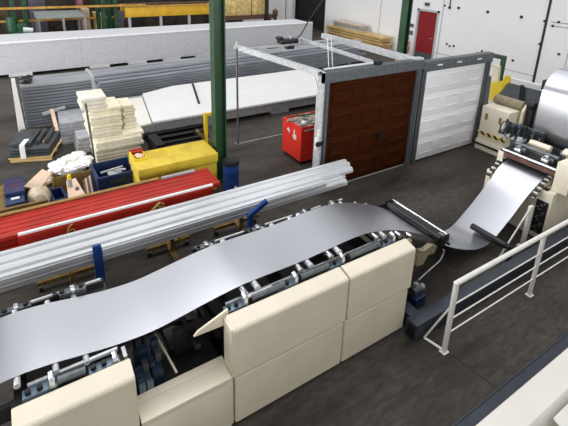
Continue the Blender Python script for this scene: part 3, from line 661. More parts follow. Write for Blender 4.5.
build(MB().cyl((4.56, 5.968, 1.08), (4.56, 5.93, 1.08), 0.05, seg=14).box(4.60, 4.68, 5.935, 5.966, 1.04, 1.12), 'roller', 'black', gb)
# opener motor and its cable
om = thing('door_opener', 'black door opener motor on the rear bar of the garage frame', 'motor', (5.75, 8.95, 2.385))
build(MB().box(5.50, 6.02, 8.9, 9.12, 2.385, 2.50, bev=0.03).box(5.44, 5.58, 8.92, 9.08, 2.49, 2.57, bev=0.02), 'housing', 'black', om)
build(MB().box(5.72, 5.92, 8.94, 9.08, 2.24, 2.385), 'hanger', 'dark', om)
build(MB().cyl((5.82, 9.0, 2.50), (5.82, 9.0, 2.58), 0.03, seg=12), 'antenna_cap', 'galv', om)
tag(build(MB().tube([(6.0, 9.0, 2.48), (6.12, 8.95, 2.60), (6.3, 8.92, 2.93), (6.5, 8.9, 3.2), (6.8, 8.9, 3.55), (7.3, 8.9, 4.4)], 0.016, 8), 'power_cable', 'black'), 'black cable rising from the door opener motor', 'cable')

# red waste cart
rc = thing('waste_cart', 'bright red waste cart full of scrap behind the brown door', 'cart', (5.4, 7.5, 0))
t = MB(); x0, x1, y0, y1 = 5.0, 5.95, 7.15, 7.92
t.box(x0, x1, y0, y0 + 0.03, 0.1, 0.9).box(x0, x1, y1 - 0.03, y1, 0.1, 0.9).box(x0, x0 + 0.03, y0 + .03, y1 - .03, 0.1, 0.9).box(x1 - 0.03, x1, y0 + .03, y1 - .03, 0.1, 0.9).box(x0, x1, y0, y1, 0.08, 0.1)
build(t, 'tub', 'cartred', rc)
build(MB().box(x0 + .08, x1 - .08, y0 - 0.012, y0, 0.80, 0.83), 'rim_bar', 'galv', rc)
for x in (5.1, 5.85):
    for y in (7.22, 7.85): build(MB().cyl((x - .02, y, 0.04), (x + .02, y, 0.04), 0.04, seg=12), 'caster', 'rubber', rc)
t = MB()
t.prism([(7.74, 0.68), (7.66, 0.74), (7.60, 0.66), (7.64, 0.60), (7.66, 0.66), (7.70, 0.66)], 'x', x0 - 0.004, x0)
t.prism([(7.50, 0.60), (7.46, 0.62), (7.44, 0.76), (7.40, 0.74), (7.41, 0.66), (7.34, 0.66), (7.34, 0.54), (7.44, 0.54)], 'x', x0 - 0.004, x0)
build(t, 'white_mark', 'white', rc)
t = MB()
for k in range(26):
    a = Vector((random.uniform(5.08, 5.85), random.uniform(7.25, 7.82), random.uniform(0.86, 0.95)))
    d = Vector((random.uniform(-.2, .2), random.uniform(-.2, .2), random.uniform(-.05, .06)))
    t.bar(a, a + d, 0.05, 0.03)
t.box(5.04, 5.9, 7.2, 7.87, 0.5, 0.86)
s = build(t, 'scrap_heap', 'trash'); s['kind'] = 'stuff'; tag(s, 'heap of mixed scrap filling the red waste cart', 'scrap')
for k, (m, l) in enumerate((('white', 'white crumpled scrap on the rim of the red cart'), ('greenback', 'long pale green strip on top of the scrap heap'))):
    t = MB()
    if k == 0: t.blob((5.16, 7.28, 0.95), (0.08, 0.06, 0.05), 2, 0.2)
    else: t.bar((5.2, 7.7, 0.975), (5.75, 7.55, 0.985), 0.05, 0.02)
    tag(build(t, 'scrap_piece', m), l, 'scrap')

# timber pile along the wall
tp = 'timber boards against the white wall'
for k in range(5):
    y0 = 15.7 + 0.12 * (k % 2); y1 = 20.5 - 0.1 * (k % 3)
    tag(build(MB().box(15.75 + .03 * (k % 2), 16.45, y0, y1, 0.02 + k * 0.15, 0.02 + k * 0.15 + 0.11), 'timber_board', 'wood'),
        'long raw timber board in the pile against the white wall', 'timber', tp)
    for y in (16.4, 19.6):
        tag(build(MB().box(15.85, 16.4, y, y + 0.1, 0.02 + k * 0.15 - (0.02 if k == 0 else 0.04), 0.02 + k * 0.15), 'timber_spacer', 'rust'), 'thin spacer batten between the boards of the timber pile', 'spacer', 'spacers in the timber pile')
for k in range(3):
    tag(build(MB().box(15.85, 16.35, 17.35 + .06 * k, 19.9, 0.732 + k * 0.12, 0.732 + k * 0.12 + 0.112, bev=0.02), 'wrapped_pack', 'greysheet' if k == 1 else 'bag'), 'pale wrapped pack lying on top of the timber pile', 'pack', 'wrapped packs on the timber')

# ------------------------------------------------------------------ sheet and conveyor line
prof = [(-0.84, 0.66), (-0.82, 0.86), (-0.78, 1.05), (-0.70, 1.19), (-0.60, 1.265), (-0.47, 1.297), (-0.30, 1.303), (-0.1, 1.285), (0.1, 1.252), (0.3, 1.22), (0.5, 1.203), (0.7, 1.203), (0.9, 1.228), (1.2, 1.275), (1.5, 1.312), (1.75, 1.318), (2.2, 1.312), (2.5, 1.322), (2.85, 1.345), (3.1, 1.347), (3.3, 1.325), (3.55, 1.262), (3.78, 1.18), (4.05, 1.055), (4.30, 0.92),
        (4.55, 0.765), (4.80, 0.56), (5.05, 0.395), (5.30, 0.255), (5.52, 0.165), (5.70, 0.125), (5.87, 0.125), (6.03, 0.18), (6.27, 0.34), (6.45, 0.47), (6.62, 0.61), (6.80, 0.765), (6.95, 0.88), (7.10, 0.98), (7.25, 1.04), (7.45, 1.10), (7.75, 1.12)]
def twist(x, y):
    w = min(1.0, max(0.0, (x - 4.5) / 1.0), max(0.0, (7.2 - x) / 0.6))
    return 0.20 * w * w * (3 - 2 * w) * (3.485 - y)
def catmull(P, n=6):
    out = []
    for i in range(len(P) - 1):
        p0 = P[max(i - 1, 0)]; p1 = P[i]; p2 = P[i + 1]; p3 = P[min(i + 2, len(P) - 1)]
        for k in range(n):
            t = k / n
            out.append(tuple(0.5 * (2 * b + (c - a) * t + (2 * a - 5 * b + 4 * c - d) * t * t + (-a + 3 * b - 3 * c + d) * t ** 3) for a, b, c, d in zip(p0, p1, p2, p3)))
    out.append(P[-1]); return out
sp = catmull(prof)
bm = bmesh.new(); ys = (3.13, 3.30, 3.485, 3.67, 3.845); th = 0.004
top = [[bm.verts.new((x, y, z + twist(x, y))) for y in ys] for x, z in sp]; bot = [[bm.verts.new((x, y, z + twist(x, y) - th)) for y in ys] for x, z in sp]
for i in range(len(sp) - 1):
    for j in range(4):
        bm.faces.new((top[i][j], top[i + 1][j], top[i + 1][j + 1], top[i][j + 1]))
        bm.faces.new((bot[i][j], bot[i][j + 1], bot[i + 1][j + 1], bot[i + 1][j]))
    bm.faces.new((top[i][0], bot[i][0], bot[i + 1][0], top[i + 1][0])); bm.faces.new((top[i][4], top[i + 1][4], bot[i + 1][4], bot[i][4]))
for j in range(4):
    bm.faces.new((top[0][j], top[0][j + 1], bot[0][j + 1], bot[0][j])); bm.faces.new((top[-1][j], bot[-1][j], bot[-1][j + 1], top[-1][j + 1]))
mb = MB(); mb.bm.free(); mb.bm = bm
tag(build(mb, 'steel_sheet', 'sheet', smooth=60), 'long galvanised steel sheet running over the conveyor and sagging in a loop', 'sheet')
def zs(x):
    for a, b in zip(sp, sp[1:]):
        if a[0] <= x <= b[0]: return a[1] + (b[1] - a[1]) * (x - a[0]) / (b[0] - a[0])
    return 1.3

def panel(x0, x1, z0, z1, top=True, lip=True):
    """cream cover panel; top panels have the bevelled hood"""
    if top: pts = [(2.77, z0), (2.77, z1 - 0.03), (2.785, z1 - 0.01), (2.93, z1 + 0.025), (2.955, z1 + 0.015), (2.955, z1 - 0.05), (2.82, z1 - 0.08), (2.82, z0)]
    else: pts = [(2.77, z0), (2.77, z1), (2.82, z1), (2.82, z0)]
    t = MB(); t.prism(pts, 'x', x0, x1, bev=0.006 if top else 0.008); return t
def hardware(root, x, dz=0.0):
    """bearing bracket with clamp on the near rail"""
    b = build(MB().box(x - 0.10, x + 0.14, 2.985, 3.07, 1.155, 1.205 + dz / 2, bev=0.006), 'bearing_bracket', 'bluegrey', root)
    build(MB().box(x + 0.085, x + 0.125, 2.97, 3.06, 1.20 + dz / 2, 1.285 + dz, bev=0.008).cyl((x + 0.105, 2.985, 1.285 + dz), (x + 0.105, 3.04, 1.30 + dz), 0.022), 'clamp', 'chrome', b)
    for q in (-0.06, 0.02): build(MB().cyl((x + q, 3.02, 1.2 + dz / 2), (x + q, 3.02, 1.24 + dz / 2), 0.021), 'bolt', 'black', b)
def farhardware(root, x):
    b = build(MB().box(x - 0.12, x + 0.12, 3.90, 3.97, 1.20, 1.283, bev=0.006), 'bearing_bracket', 'steelgrey', root)
    build(MB().box(x - 0.02, x + 0.02, 3.89, 3.96, 1.27, 1.315, bev=0.008), 'clamp', 'chrome', b)
    for q in (-0.09, 0.08): build(MB().cyl((x + q, 3.93, 1.27), (x + q, 3.93, 1.305), 0.022), 'bolt', 'black', b)
    build(MB().box(x - 0.17, x - 0.13, 3.90, 3.95, 1.20, 1.30), 'stop_block', 'black', b)

# main module
cv = thing('roller_conveyor', 'long roller conveyor with four cream cover panels carrying the steel sheet', 'conveyor', (2.5, 3.3, 0))
for a, b, z0, z1, tp_ in ((1.295, 2.645, 0.625, 1.20, True), (2.665, 3.67, 0.625, 1.20, True), (1.31, 2.625, 0.03, 0.61, False), (2.64, 3.63, 0.03, 0.61, False)):
    build(panel(a, b, z0, z1, tp_), 'cover_panel', 'cream', cv)
build(MB().box(1.28, 1.295, 2.785, 2.955, 0.03, 1.19), 'end_cheek', 'cream', cv)
t = MB(); t.box(1.34, 3.62, 3.0, 3.08, 0.95, 1.15).box(1.34, 3.62, 3.84, 3.98, 0.95, 1.20).box(1.34, 3.5, 3.93, 3.98, 1.20, 1.262)
for x in (1.36, 2.0, 2.6, 3.2, 3.5): t.box(x, x + 0.08, 3.08, 3.84, 1.0, 1.14)
t.box(1.40, 3.58, 3.02, 3.92, 0.04, 0.70)  # dark inner box added to stop light leaking behind the panels
for x in (1.36, 3.5):
    for y in (2.9, 3.86): t.box(x, x + 0.1, y, y + 0.1, 0, 0.95)
build(t, 'frame', 'dark', cv)
build(MB().cyl((1.56, 3.03, 1.245), (1.84, 3.03, 1.245), 0.018).box(1.36, 3.45, 3.075, 3.10, 1.195, 1.215), 'edge_bar', 'galv', cv)
for a, b in ((1.60, 1.98), (2.18, 2.55), (2.84, 3.30)):
    build(MB().cyl((a, 3.02, 1.222), (b, 3.02, 1.222), 0.038, seg=16), 'drive_shaft', 'steelgrey', cv)
for x in (1.42, 2.00, 2.62, 3.40): hardware(cv, x)
for x in (1.55, 1.69, 2.21, 2.34, 2.61, 2.73, 3.29, 3.42, 3.69, 3.90):
    zc = zs(x) - 0.006 - 0.033
    r = build(MB().cyl((x, 3.045, zc), (x, 3.90, zc), 0.032, seg=16), 'roller', 'chrome' if x in (1.55, 2.21, 2.61, 3.29, 3.69, 3.9) else 'galv', cv)
build(MB().box(1.36, 3.5, 3.945, 3.965, 1.262, 1.280), 'far_edge_bar', 'galv', cv)
for x in (1.50, 2.16, 2.85, 3.3): farhardware(cv, x)
# curved run-out arms under the descending sheet
for y, nm in ((3.10, 'near'), (3.88, 'far')):
    pts = [(x, zs(x) - 0.09) for x in (3.4, 3.6, 3.8, 4.0, 4.2, 4.4)] + [(x, zs(x) - 0.22) for x in (4.4, 4.2, 4.0, 3.8, 3.6)] + [(3.4, 0.98)]
    build(MB().prism(pts, 'y', y - 0.02, y + 0.02), 'runout_arm', 'dark', cv)
build(MB().prism([(4.06, 0.85), (4.16, 0.82), (4.28, 0.85), (4.40, 0.80), (4.36, 0.70), (4.24, 0.72), (4.16, 0.60), (4.04, 0.62)], 'y', 3.0, 3.07), 'runout_bracket', 'tan', cv)
build(MB().box(3.66, 3.86, 2.99, 3.05, 1.04, 1.09), 'end_hardware', 'tan', cv)
# gusset
build(MB().prism([(0.99, 1.11), (1.03, 1.15), (1.33, 1.26), (1.33, 1.09)], 'y', 2.965, 2.985), 'gusset_plate', 'cream', cv)
# pressing roller over the run-out
t = MB(); xr = 4.40; zr = zs(4.40) + 0.062
pr_ = build(MB().cyl((xr, 2.96, zr), (xr, 3.92, zr), 0.052, seg=20), 'pressure_roller', 'rubber', cv)
build(MB().cyl((xr + 0.09, 2.93, zr + 0.06), (xr + 0.09, 3.96, zr + 0.06), 0.016, seg=12), 'chrome_rod', 'chrome', pr_)
build(MB().box(xr - 0.05, xr + 0.11, 3.93, 3.96, zr - 0.10, zr + 0.085, bev=0.012).bar((xr - 0.25, 3.95, zr + 0.02), (xr, 3.95, zr), 0.03, 0.05), 'end_plate', 'black', pr_)
build(MB().box(xr - 0.05, xr + 0.11, 2.915, 2.94, zr - 0.06, zr + 0.08, bev=0.012).cyl((xr + .02, 2.84, zr), (xr + .02, 2.90, zr), 0.02), 'end_plate', 'black', pr_)

# left module
lm = thing('roller_conveyor', 'left end conveyor module with one cream hood cut by the photo edge', 'conveyor', (0.0, 3.3, 0))
build(panel(-0.41, 0.43, 0.64, 1.19), 'cover_panel', 'cream', lm)
build(panel(-0.41, 0.43, 0.03, 0.62, False), 'cover_panel', 'cream', lm)
build(MB().box(0.41, 0.428, 2.83, 2.95, 0.05, 1.12).box(-0.408, -0.39, 2.83, 2.95, 0.05, 1.12), 'end_cheek', 'cream', lm)
t = MB(); t.box(-0.42, 0.42, 3.0, 3.08, 0.95, 1.15).box(-0.46, 0.42, 3.84, 3.98, 0.95, 1.20).box(-0.46, 0.40, 3.93, 3.98, 1.20, 1.262).box(-0.36, 0.38, 3.02, 3.92, 0.04, 0.70)  # last box is an added dark core that keeps light out
for x in (-0.40, 0.3): t.box(x, x + 0.08, 3.08, 3.84, 1.0, 1.14)
for x in (-0.40, 0.3):
    for y in (2.88, 3.86): t.box(x, x + 0.1, y, y + 0.1, 0, 0.95)
build(t, 'frame', 'dark', lm)
build(MB().box(-0.30, 0.36, 3.075, 3.10, 1.20, 1.225), 'edge_bar', 'galv', lm)
build(MB().cyl((-0.10, 3.02, 1.212), (0.10, 3.02, 1.200), 0.036, seg=16), 'drive_shaft', 'steelgrey', lm)
hardware(lm, -0.24); hardware(lm, 0.22, -0.06)
build(MB().box(0.39, 0.42, 2.99, 3.10, 1.13, 1.20), 'end_clamp', 'chrome', lm)
for x in (-0.36, -0.10, 0.12):
    zc = zs(x) - 0.03
    build(MB().cyl((x, 3.06, zc), (x, 3.90, zc), 0.024, seg=16), 'roller', 'galv', lm)
build(MB().cyl((-0.70, 3.05, 1.08), (-0.70, 3.92, 1.08), 0.065, seg=20), 'end_roller', 'rubber', lm)
for y in (3.04, 3.88): build(MB().box(-0.74, -0.40, y, y + .04, 1.0, 1.14), 'end_arm', 'dark', lm)
build(MB().box(-0.46, 0.38, 3.945, 3.965, 1.262, 1.280), 'far_edge_bar', 'galv', lm)
for x in (-0.35, 0.12): farhardware(lm, x)

# low cutting station in the gap
cs = thing('cutting_station', 'low dark pit station between the two conveyor modules with cream ledge', 'machine', (0.86, 3.2, 0))
build(MB().box(0.445, 1.275, 2.77, 2.82, 0.03, 0.60, bev=0.008).box(0.445, 1.275, 2.77, 2.95, 0.60, 0.655, bev=0.01), 'cover_panel', 'cream', cs)
build(MB().box(0.44, 1.295, 2.96, 3.05, 0.56, 0.64, bev=0.006), 'ledge', 'cream', cs)
build(MB().box(0.44, 1.30, 3.05, 3.98, 0.50, 0.53).box(0.44, 1.30, 3.94, 3.98, 0.0, 1.0).box(0.46, 1.28, 3.06, 3.9, 0.0, 0.5), 'tray', 'dark', cs)
build(MB().bar((0.765, 3.85, 0.70), (0.84, 3.06, 0.68), 0.018, 0.02), 'guide_rod', 'cream', cs)
for x0_ in (1.08, 1.36 - .06): build(MB().cyl((x0_ - 0.03, 3.7, 0.80), (x0_, 3.12, 0.80), 0.035, seg=14), 'cross_rod', 'black', cs)
build(MB().box(0.90, 1.28, 3.3, 3.33, 0.60, 0.92).box(0.88, 1.2, 3.35, 3.85, 0.60, 0.64), 'dark_plate', 'dark', cs)
t = MB()
t.box(0.50, 0.62, 3.08, 3.24, 0.53, 0.74, bev=0.01).box(0.64, 0.74, 3.12, 3.26, 0.53, 0.70, bev=0.01).box(0.52, 0.66, 3.3, 3.4, 0.53, 0.86, bev=0.01).box(0.68, 0.75, 3.30, 3.36, 0.53, 0.90, bev=0.01)
build(t, 'actuator', 'lightblue', cs)
t = MB()
for k in range(4): build(MB().box(0.50 + .065 * k, 0.55 + .065 * k, 3.12 + .03 * k, 3.2 + .03 * k, 0.735, 0.80 + .03 * (k % 2)), 'valve', 'steelgrey' if k % 2 else 'lightblue', cs)
for x in (0.50, 0.57): build(MB().box(x, x + .055, 3.05, 3.08, 0.62, 0.72), 'fitting', 'bluegrey', cs)
t = MB()
t.tube([(0.52, 3.2, 0.98), (0.55, 3.5, 1.04), (0.7, 3.8, 0.95)], 0.015).tube([(0.60, 3.25, 0.98), (0.66, 3.5, 1.08), (0.62, 3.85, 1.0)], 0.015).tube([(0.72, 3.6, 0.72), (0.95, 3.5, 0.82), (1.2, 3.45, 0.75)], 0.025).tube([(0.46, 3.4, 0.9), (0.6, 3.42, 0.96), (0.76, 3.4, 0.9)], 0.016)
build(t, 'hose', 'black', cs)

# loop dancer roller
dr = thing('loop_roller', 'short black roller lying across the sagging sheet loop', 'roller', (6.05, 3.2, 0))
zr2 = zs(5.98) + 0.125
build(MB().cyl((5.98, 2.90, zr2), (5.98, 3.50, zr2), 0.052, seg=20), 'tube', 'rubber', dr)
build(MB().cyl((5.98, 2.84, zr2), (5.98, 2.90, zr2), 0.03, seg=14).box(5.94, 6.02, 2.80, 2.84, 0.0, zr2 + 0.05), 'side_bracket', 'black', dr)
# thin cable from the pressure roller to floor
tag(build(MB().tube(catmull([(4.58, 3.02, 0.66), (4.65, 3.05, 0.58), (4.60, 3.05, 0.47), (4.46, 3.05, 0.41), (4.3, 3.04, 0.37), (4.14, 3.02, 0.34)], 4), 0.009, 8), 'thin_cable', 'galv'), 'thin grey cable hanging from the roller end to the small pump', 'cable')
# pump motor
pm = thing('pump_motor', 'small pump with blue base at the right end of the conveyor', 'pump', (4.1, 2.99, 0))
build(MB().box(4.0, 4.2, 2.90, 3.08, 0, 0.16, bev=0.01), 'base', 'navy', pm)
build(MB().cyl((4.0, 2.99, 0.24), (4.15, 2.99, 0.24), 0.06, seg=18).box(4.04, 4.12, 2.95, 3.03, 0.16, 0.19), 'motor_body', 'steelgrey', pm)
build(MB().cyl((4.15, 2.99, 0.24), (4.21, 2.99, 0.24), 0.045, seg=16).box(4.04, 4.1, 2.96, 3.02, 0.295, 0.345), 'cap', 'greysheet', pm)

# floor beam
fb = thing('floor_beam', 'blue-grey hollow steel beam lying on the floor along the railing', 'beam', (7, 2.62, 0))
build(MB().box(3.60, 12.5, 2.545, 2.705, 0.0, 0.25, bev=0.008), 'long_beam', 'beam', fb)
build(MB().box(3.592, 3.60, 2.57, 2.68, 0.03, 0.22), 'end_shade_plate', 'black', fb)  # black plate on the solid end, standing in for shade inside the beam
build(MB().box(3.70, 3.86, 2.705, 3.0, 0.0, 0.20, bev=0.008), 'stub_beam', 'beam', fb)

# ------------------------------------------------------------------ railing
rl = thing('guard_railing', 'white tubular guard railing with three thin bars in the right foreground', 'railing', (5.0, 2.28, 0))
RY = 2.28
build(MB().cyl((3.80, RY, 1.0), (11.5, RY, 1.0), 0.030, seg=16).blob((3.80, RY, 1.0), (0.03, 0.03, 0.03), 2, 0), 'handrail', 'whitepaint', rl)
for x in (3.81, 5.63, 7.5, 9.3):
    p = build(MB().box(x - 0.028, x + 0.028, RY - 0.022, RY + 0.022, 0.0, 0.985, bev=0.006), 'post', 'whitepaint', rl)
    build(MB().box(x - 0.045, x + 0.045, RY - 0.04, RY + 0.04, 0, 0.012), 'foot_plate', 'whitepaint', p)
for z in (0.69, 0.485, 0.28):
    build(MB().cyl((3.81, RY - 0.0, z), (11.5, RY, z), 0.009, seg=10), 'thin_bar', 'whitepaint', rl)
build(MB().cyl((3.81, RY, 0.70), (3.77, 2.60, 0.02), 0.012, seg=10).cyl((3.77, 2.60 - .08, 0.02), (3.81, RY, 0.02), 0.016, seg=10) if False else
      MB().cyl((3.81, RY, 0.70), (3.75, 2.53, 0.018), 0.013, seg=10).cyl((3.75, 2.53, 0.018), (3.81, RY, 0.018), 0.016, seg=10), 'end_brace', 'whitepaint', rl)
# guard post before the feeder
gp = thing('guard_post', 'white braced guard post in front of the feeder cabinet', 'post', (6.65, 3.0, 0))
build(MB().box(6.60, 6.70, 2.955, 3.0, 0, 0.74, bev=0.006), 'post', 'whitepaint', gp)
build(MB().cyl((6.64, 2.98, 0.71), (6.02, 2.98, 0.015), 0.013, seg=10), 'brace', 'whitepaint', gp)
build(MB().box(6.55, 6.75, 2.92, 3.03, 0, 0.012), 'foot_plate', 'whitepaint', gp)

# foreground cabinet, lower right
fc = thing('machine_cabinet', 'cream machine cover running out of the lower right corner', 'machine', (4, 1.1, 0))
build(MB().prism([(1.20, 0.0), (1.20, 0.99), (1.19, 1.0), (0.985, 1.0), (0.965, 0.985), (0.93, 0.90), (0.93, 0.0)], 'x', 0.2, 7.5), 'top_cover', 'ivory', fc)
fd = tag(build(MB().prism([(3.10, 0.55), (3.20, 0.915), (7.5, 0.915), (7.5, 0.55)], 'z', 0.985, 1.01, bev=0.004).box(3.4, 7.4, 0.6, 0.88, 0, 0.985), 'cover_plate', 'ivory'), 'second pale cover plate at the extreme lower right corner', 'cover')
tag(build(MB().box(0.5, 12, 1.50, 1.655, 0.0, 0.035).box(0.5, 12, 1.640, 1.655, 0.035, 0.045).box(0.5, 12, 1.50, 1.545, 0.035, 0.06), 'floor_channel', 'beam'), 'blue-grey steel channel on the floor beside the cream machine cover', 'channel')

# ------------------------------------------------------------------ feeder (straightener)
fe = thing('sheet_feeder', 'cream sheet feeder with black rollers receiving the loop at right', 'machine', (7.6, 3.4, 0))
build(MB().box(7.02, 8.6, 2.85, 3.96, 0.02, 0.90, bev=0.012), 'lower_cabinet', 'cream', fe)
build(MB().box(7.13, 8.6, 2.72, 2.96, 0.905, 1.42, bev=0.015), 'side_box', 'cream', fe)
build(MB().box(7.18, 8.5, 3.88, 3.98, 0.905, 1.19, bev=0.01).box(6.93, 7.02, 3.90, 3.98, 0.10, 0.88, bev=0.01), 'side_plate', 'cream', fe)
build(MB().box(7.04, 7.16, 2.97, 3.09, 0.90, 0.906).box(7.01, 7.02, 2.89, 3.08, 0.12, 0.72), 'recess', 'dark', fe)  # flat dark plates stand in for the shade inside the hollows
# chain loop in the recess
t = MB()
for k in range(14):
    z = 0.16 + 0.04 * k; y = 2.985 + 0.05 * math.sin(k * 1.3)
    t.blob((7.0, y, z), (0.014, 0.03, 0.016), 1, 0.3)
build(t, 'chain', 'steelgrey', fe)
# deck
build(MB().box(7.22, 8.5, 2.97, 3.97, 1.17, 1.21), 'deck', 'dark', fe)
build(MB().cyl((7.225, 2.98, 1.232), (7.225, 3.92, 1.232), 0.022, seg=12), 'front_lip', 'chrome', fe)
build(MB().box(7.20, 7.225, 2.99, 3.86, 1.125, 1.205), 'front_strip', 'rust', fe)
# curved infeed guides: cream plate with alternating rollers
for y, s in ((3.075, 'near'), (3.90, 'far')):
    xs_ = (6.84, 6.92, 7.0, 7.08, 7.16, 7.24, 7.32)
    pts = [(x, zs(x) - 0.01) for x in xs_] + [(7.34, 0.91), (6.98, 0.91), (6.90, 0.80)]
    gd = build(MB().prism(pts, 'y', y - 0.02, y + 0.02), 'infeed_guide', 'cream', fe)
    for k, x in enumerate((6.86, 6.95, 7.04, 7.13, 7.22)):
        build(MB().cyl((x, y - 0.035, zs(x) + 0.012), (x, y + 0.035, zs(x) + 0.012), 0.024, seg=12), 'guide_roller', 'rubber', gd)
        build(MB().cyl((x + .045, y - 0.035, zs(x + .045) + 0.012), (x + .045, y + 0.035, zs(x + .045) + 0.012), 0.015, seg=10), 'spacer', 'ivory', gd)
build(MB().cyl((7.50, 3.0, 1.09), (7.50, 3.86, 1.09), 0.03, seg=14), 'pinch_roller', 'steelgrey', fe) if False else None
# things on the deck: bearing blocks, shaft, motor, pulley
for y in (3.72, 3.24):
    b = build(MB().box(7.30, 7.42, y - 0.06, y + 0.06, 1.21, 1.30, bev=0.012).cyl((7.36, y, 1.30), (7.36, y, 1.345), 0.035, seg=12), 'bearing_block', 'chrome', fe)
    build(MB().box(7.40, 7.56, y - 0.10, y + 0.10, 1.21, 1.31, bev=0.02), 'clamp', 'steelgrey', b)
build(MB().cyl((7.48, 3.10, 1.33), (7.48, 3.86, 1.33), 0.035, seg=14), 'shaft', 'steelgrey', fe)
build(MB().cyl((7.72, 3.36, 1.34), (7.72, 3.72, 1.34), 0.065, seg=18).box(7.66, 7.78, 3.4, 3.68, 1.21, 1.30), 'motor', 'cream', fe)
build(MB().cyl((7.74, 3.06, 1.34), (7.74, 3.14, 1.34), 0.11, seg=20), 'pulley', 'cream', fe)
build(MB().cyl((7.74, 3.14, 1.34), (7.74, 3.19, 1.34), 0.06, seg=16).box(7.5, 7.7, 3.0, 3.2, 1.21, 1.3, bev=0.02).cyl((7.6, 3.1, 1.30), (7.6, 3.1, 1.38), 0.04), 'coupling', 'steelgrey', fe)
build(MB().cyl((7.60, 3.86, 1.21), (7.60, 3.86, 1.40), 0.05, seg=14), 'hand_valve', 'galv', fe)
# hydraulic valve bank
hv = thing('valve_bank', 'cluster of dark pneumatic valves and hoses behind the feeder', 'valves', (7.92, 4.0, 0))
build(MB().box(7.86, 7.98, 4.02, 4.16, 0.0, 1.12).box(7.80, 8.0, 3.62, 4.40, 1.26, 1.32).box(7.86, 7.98, 4.02, 4.16, 1.12, 1.26).box(7.97, 8.0, 3.63, 4.38, 1.32, 1.50), 'stand', 'steelgrey', hv)
rr = random.Random(3)
for k in range(18):
    y = 3.61 + 0.042 * k; h_ = 0.05 + 0.17 * rr.random(); xx = 7.80 + 0.06 * (k % 3)
    v = build(MB().box(xx, xx + 0.05, y, y + 0.034, 1.32, 1.32 + h_).cyl((xx + .025, y + .017, 1.32 + h_), (xx + .025, y + .017, 1.35 + h_), 0.018, seg=10), 'valve', ('steelgrey', 'black', 'galvdark', 'steelgrey', 'bluegrey', 'black')[k % 6], hv)
t = MB()
for k in range(9):
    y = 3.62 + 0.08 * k; z = 1.40 + 0.12 * rr.random(); x = 7.80
    t.tube([(x, y, z), (x - 0.06, y + 0.03, z + 0.06), (x - 0.08, y + 0.07, z - 0.05), (x - 0.02, y + 0.10, z - 0.2)], 0.012, 6)
build(t, 'hose', 'black', hv)
for k in range(7):
    y = 3.66 + 0.10 * k; build(MB().cyl((7.72, y, 1.27 + .02 * (k % 3)), (7.80, y, 1.27 + .02 * (k % 3)), 0.028, seg=10), 'fitting', 'galv', hv)

# ------------------------------------------------------------------ coil
stp = [(8.16, 1.24), (8.06, 1.36), (8.01, 1.52), (8.0, 1.7), (8.0, 2.0), (8.02, 2.22), (8.08, 2.38), (8.19, 2.51), (8.34, 2.59), (8.52, 2.63), (9.2, 2.64), (10.0, 2.64), (10.6, 2.64)]
st2 = catmull(stp, 5)
t = MB(); bm = t.bm
sa = [[bm.verts.new((x, y, z)) for y in (3.16, 3.86)] for x, z in st2]
sb_ = [[bm.verts.new((x + 0.004, y, z - 0.004)) for y in (3.16, 3.86)] for x, z in st2]
for i in range(len(st2) - 1):
    bm.faces.new((sa[i][0], sa[i + 1][0], sa[i + 1][1], sa[i][1])); bm.faces.new((sb_[i][0], sb_[i][1], sb_[i + 1][1], sb_[i + 1][0]))
    bm.faces.new((sa[i][0], sb_[i][0], sb_[i + 1][0], sa[i + 1][0])); bm.faces.new((sa[i][1], sa[i + 1][1], sb_[i + 1][1], sb_[i][1]))
for i in (0, -1): bm.faces.new((sa[i][0], sa[i][1], sb_[i][1], sb_[i][0]))
tag(build(t, 'steel_strip', 'sheet', smooth=60), 'wide steel strip hanging down into the feeder at the right edge', 'sheet')
dt = thing('deflector_stand', 'dark stand with rollers bending the hanging steel strip at right edge', 'stand', (8.5, 3.5, 0))
build(MB().cyl((8.42, 3.20, 2.25), (8.42, 3.82, 2.25), 0.33, seg=32).cyl((8.42, 3.82, 2.25), (8.42, 4.0, 2.25), 0.05), 'deflector_roller', 'steelgrey', dt)
build(MB().box(8.80, 9.1, 3.98, 4.10, 0.0, 2.4, bev=0.02).box(8.36, 8.85, 3.98, 4.06, 2.18, 2.36), 'column', 'dark', dt)
build(MB().prism([(8.72, 0.0), (8.72, 1.24), (7.98, 1.30), (7.86, 1.40), (7.86, 2.02), (8.04, 2.02), (8.10, 1.5), (8.95, 1.42), (8.95, 0.0)], 'y', 3.02, 3.10), 'side_arm', 'black', dt)
build(MB().box(8.7, 9.2, 2.98, 4.2, 0, 0.06), 'base', 'dark', dt)
co = thing('steel_coil', 'big coil of galvanised steel feeding the hanging strip', 'coil', (10.6, 3.5, 0.84))
cx, cz, R0 = 10.6, 1.735, 0.90
t = MB(); bm = t.bm; seg = 72
ro = []; ri = []
for y in (3.14, 3.86):
    ro.append([bm.verts.new((cx + R0 * math.cos(2 * PI * k / seg), y, cz + R0 * math.sin(2 * PI * k / seg))) for k in range(seg)])
    ri.append([bm.verts.new((cx + 0.27 * math.cos(2 * PI * k / seg), y, cz + 0.27 * math.sin(2 * PI * k / seg))) for k in range(seg)])
for k in range(seg):
    n = (k + 1) % seg
    bm.faces.new((ro[0][k], ro[1][k], ro[1][n], ro[0][n])); bm.faces.new((ri[0][k], ri[0][n], ri[1][n], ri[1][k]))
    bm.faces.new((ro[0][k], ro[0][n], ri[0][n], ri[0][k])); bm.faces.new((ro[1][k], ri[1][k], ri[1][n], ro[1][n]))
build(t, 'coil_wrap', 'sheet', co)
de = thing('decoiler', 'dark decoiler column carrying the big steel coil', 'decoiler', (10.6, 4.2, 0))
build(MB().cyl((cx, 3.10, cz), (cx, 4.1, cz), 0.26, seg=24), 'mandrel', 'steelgrey', de)
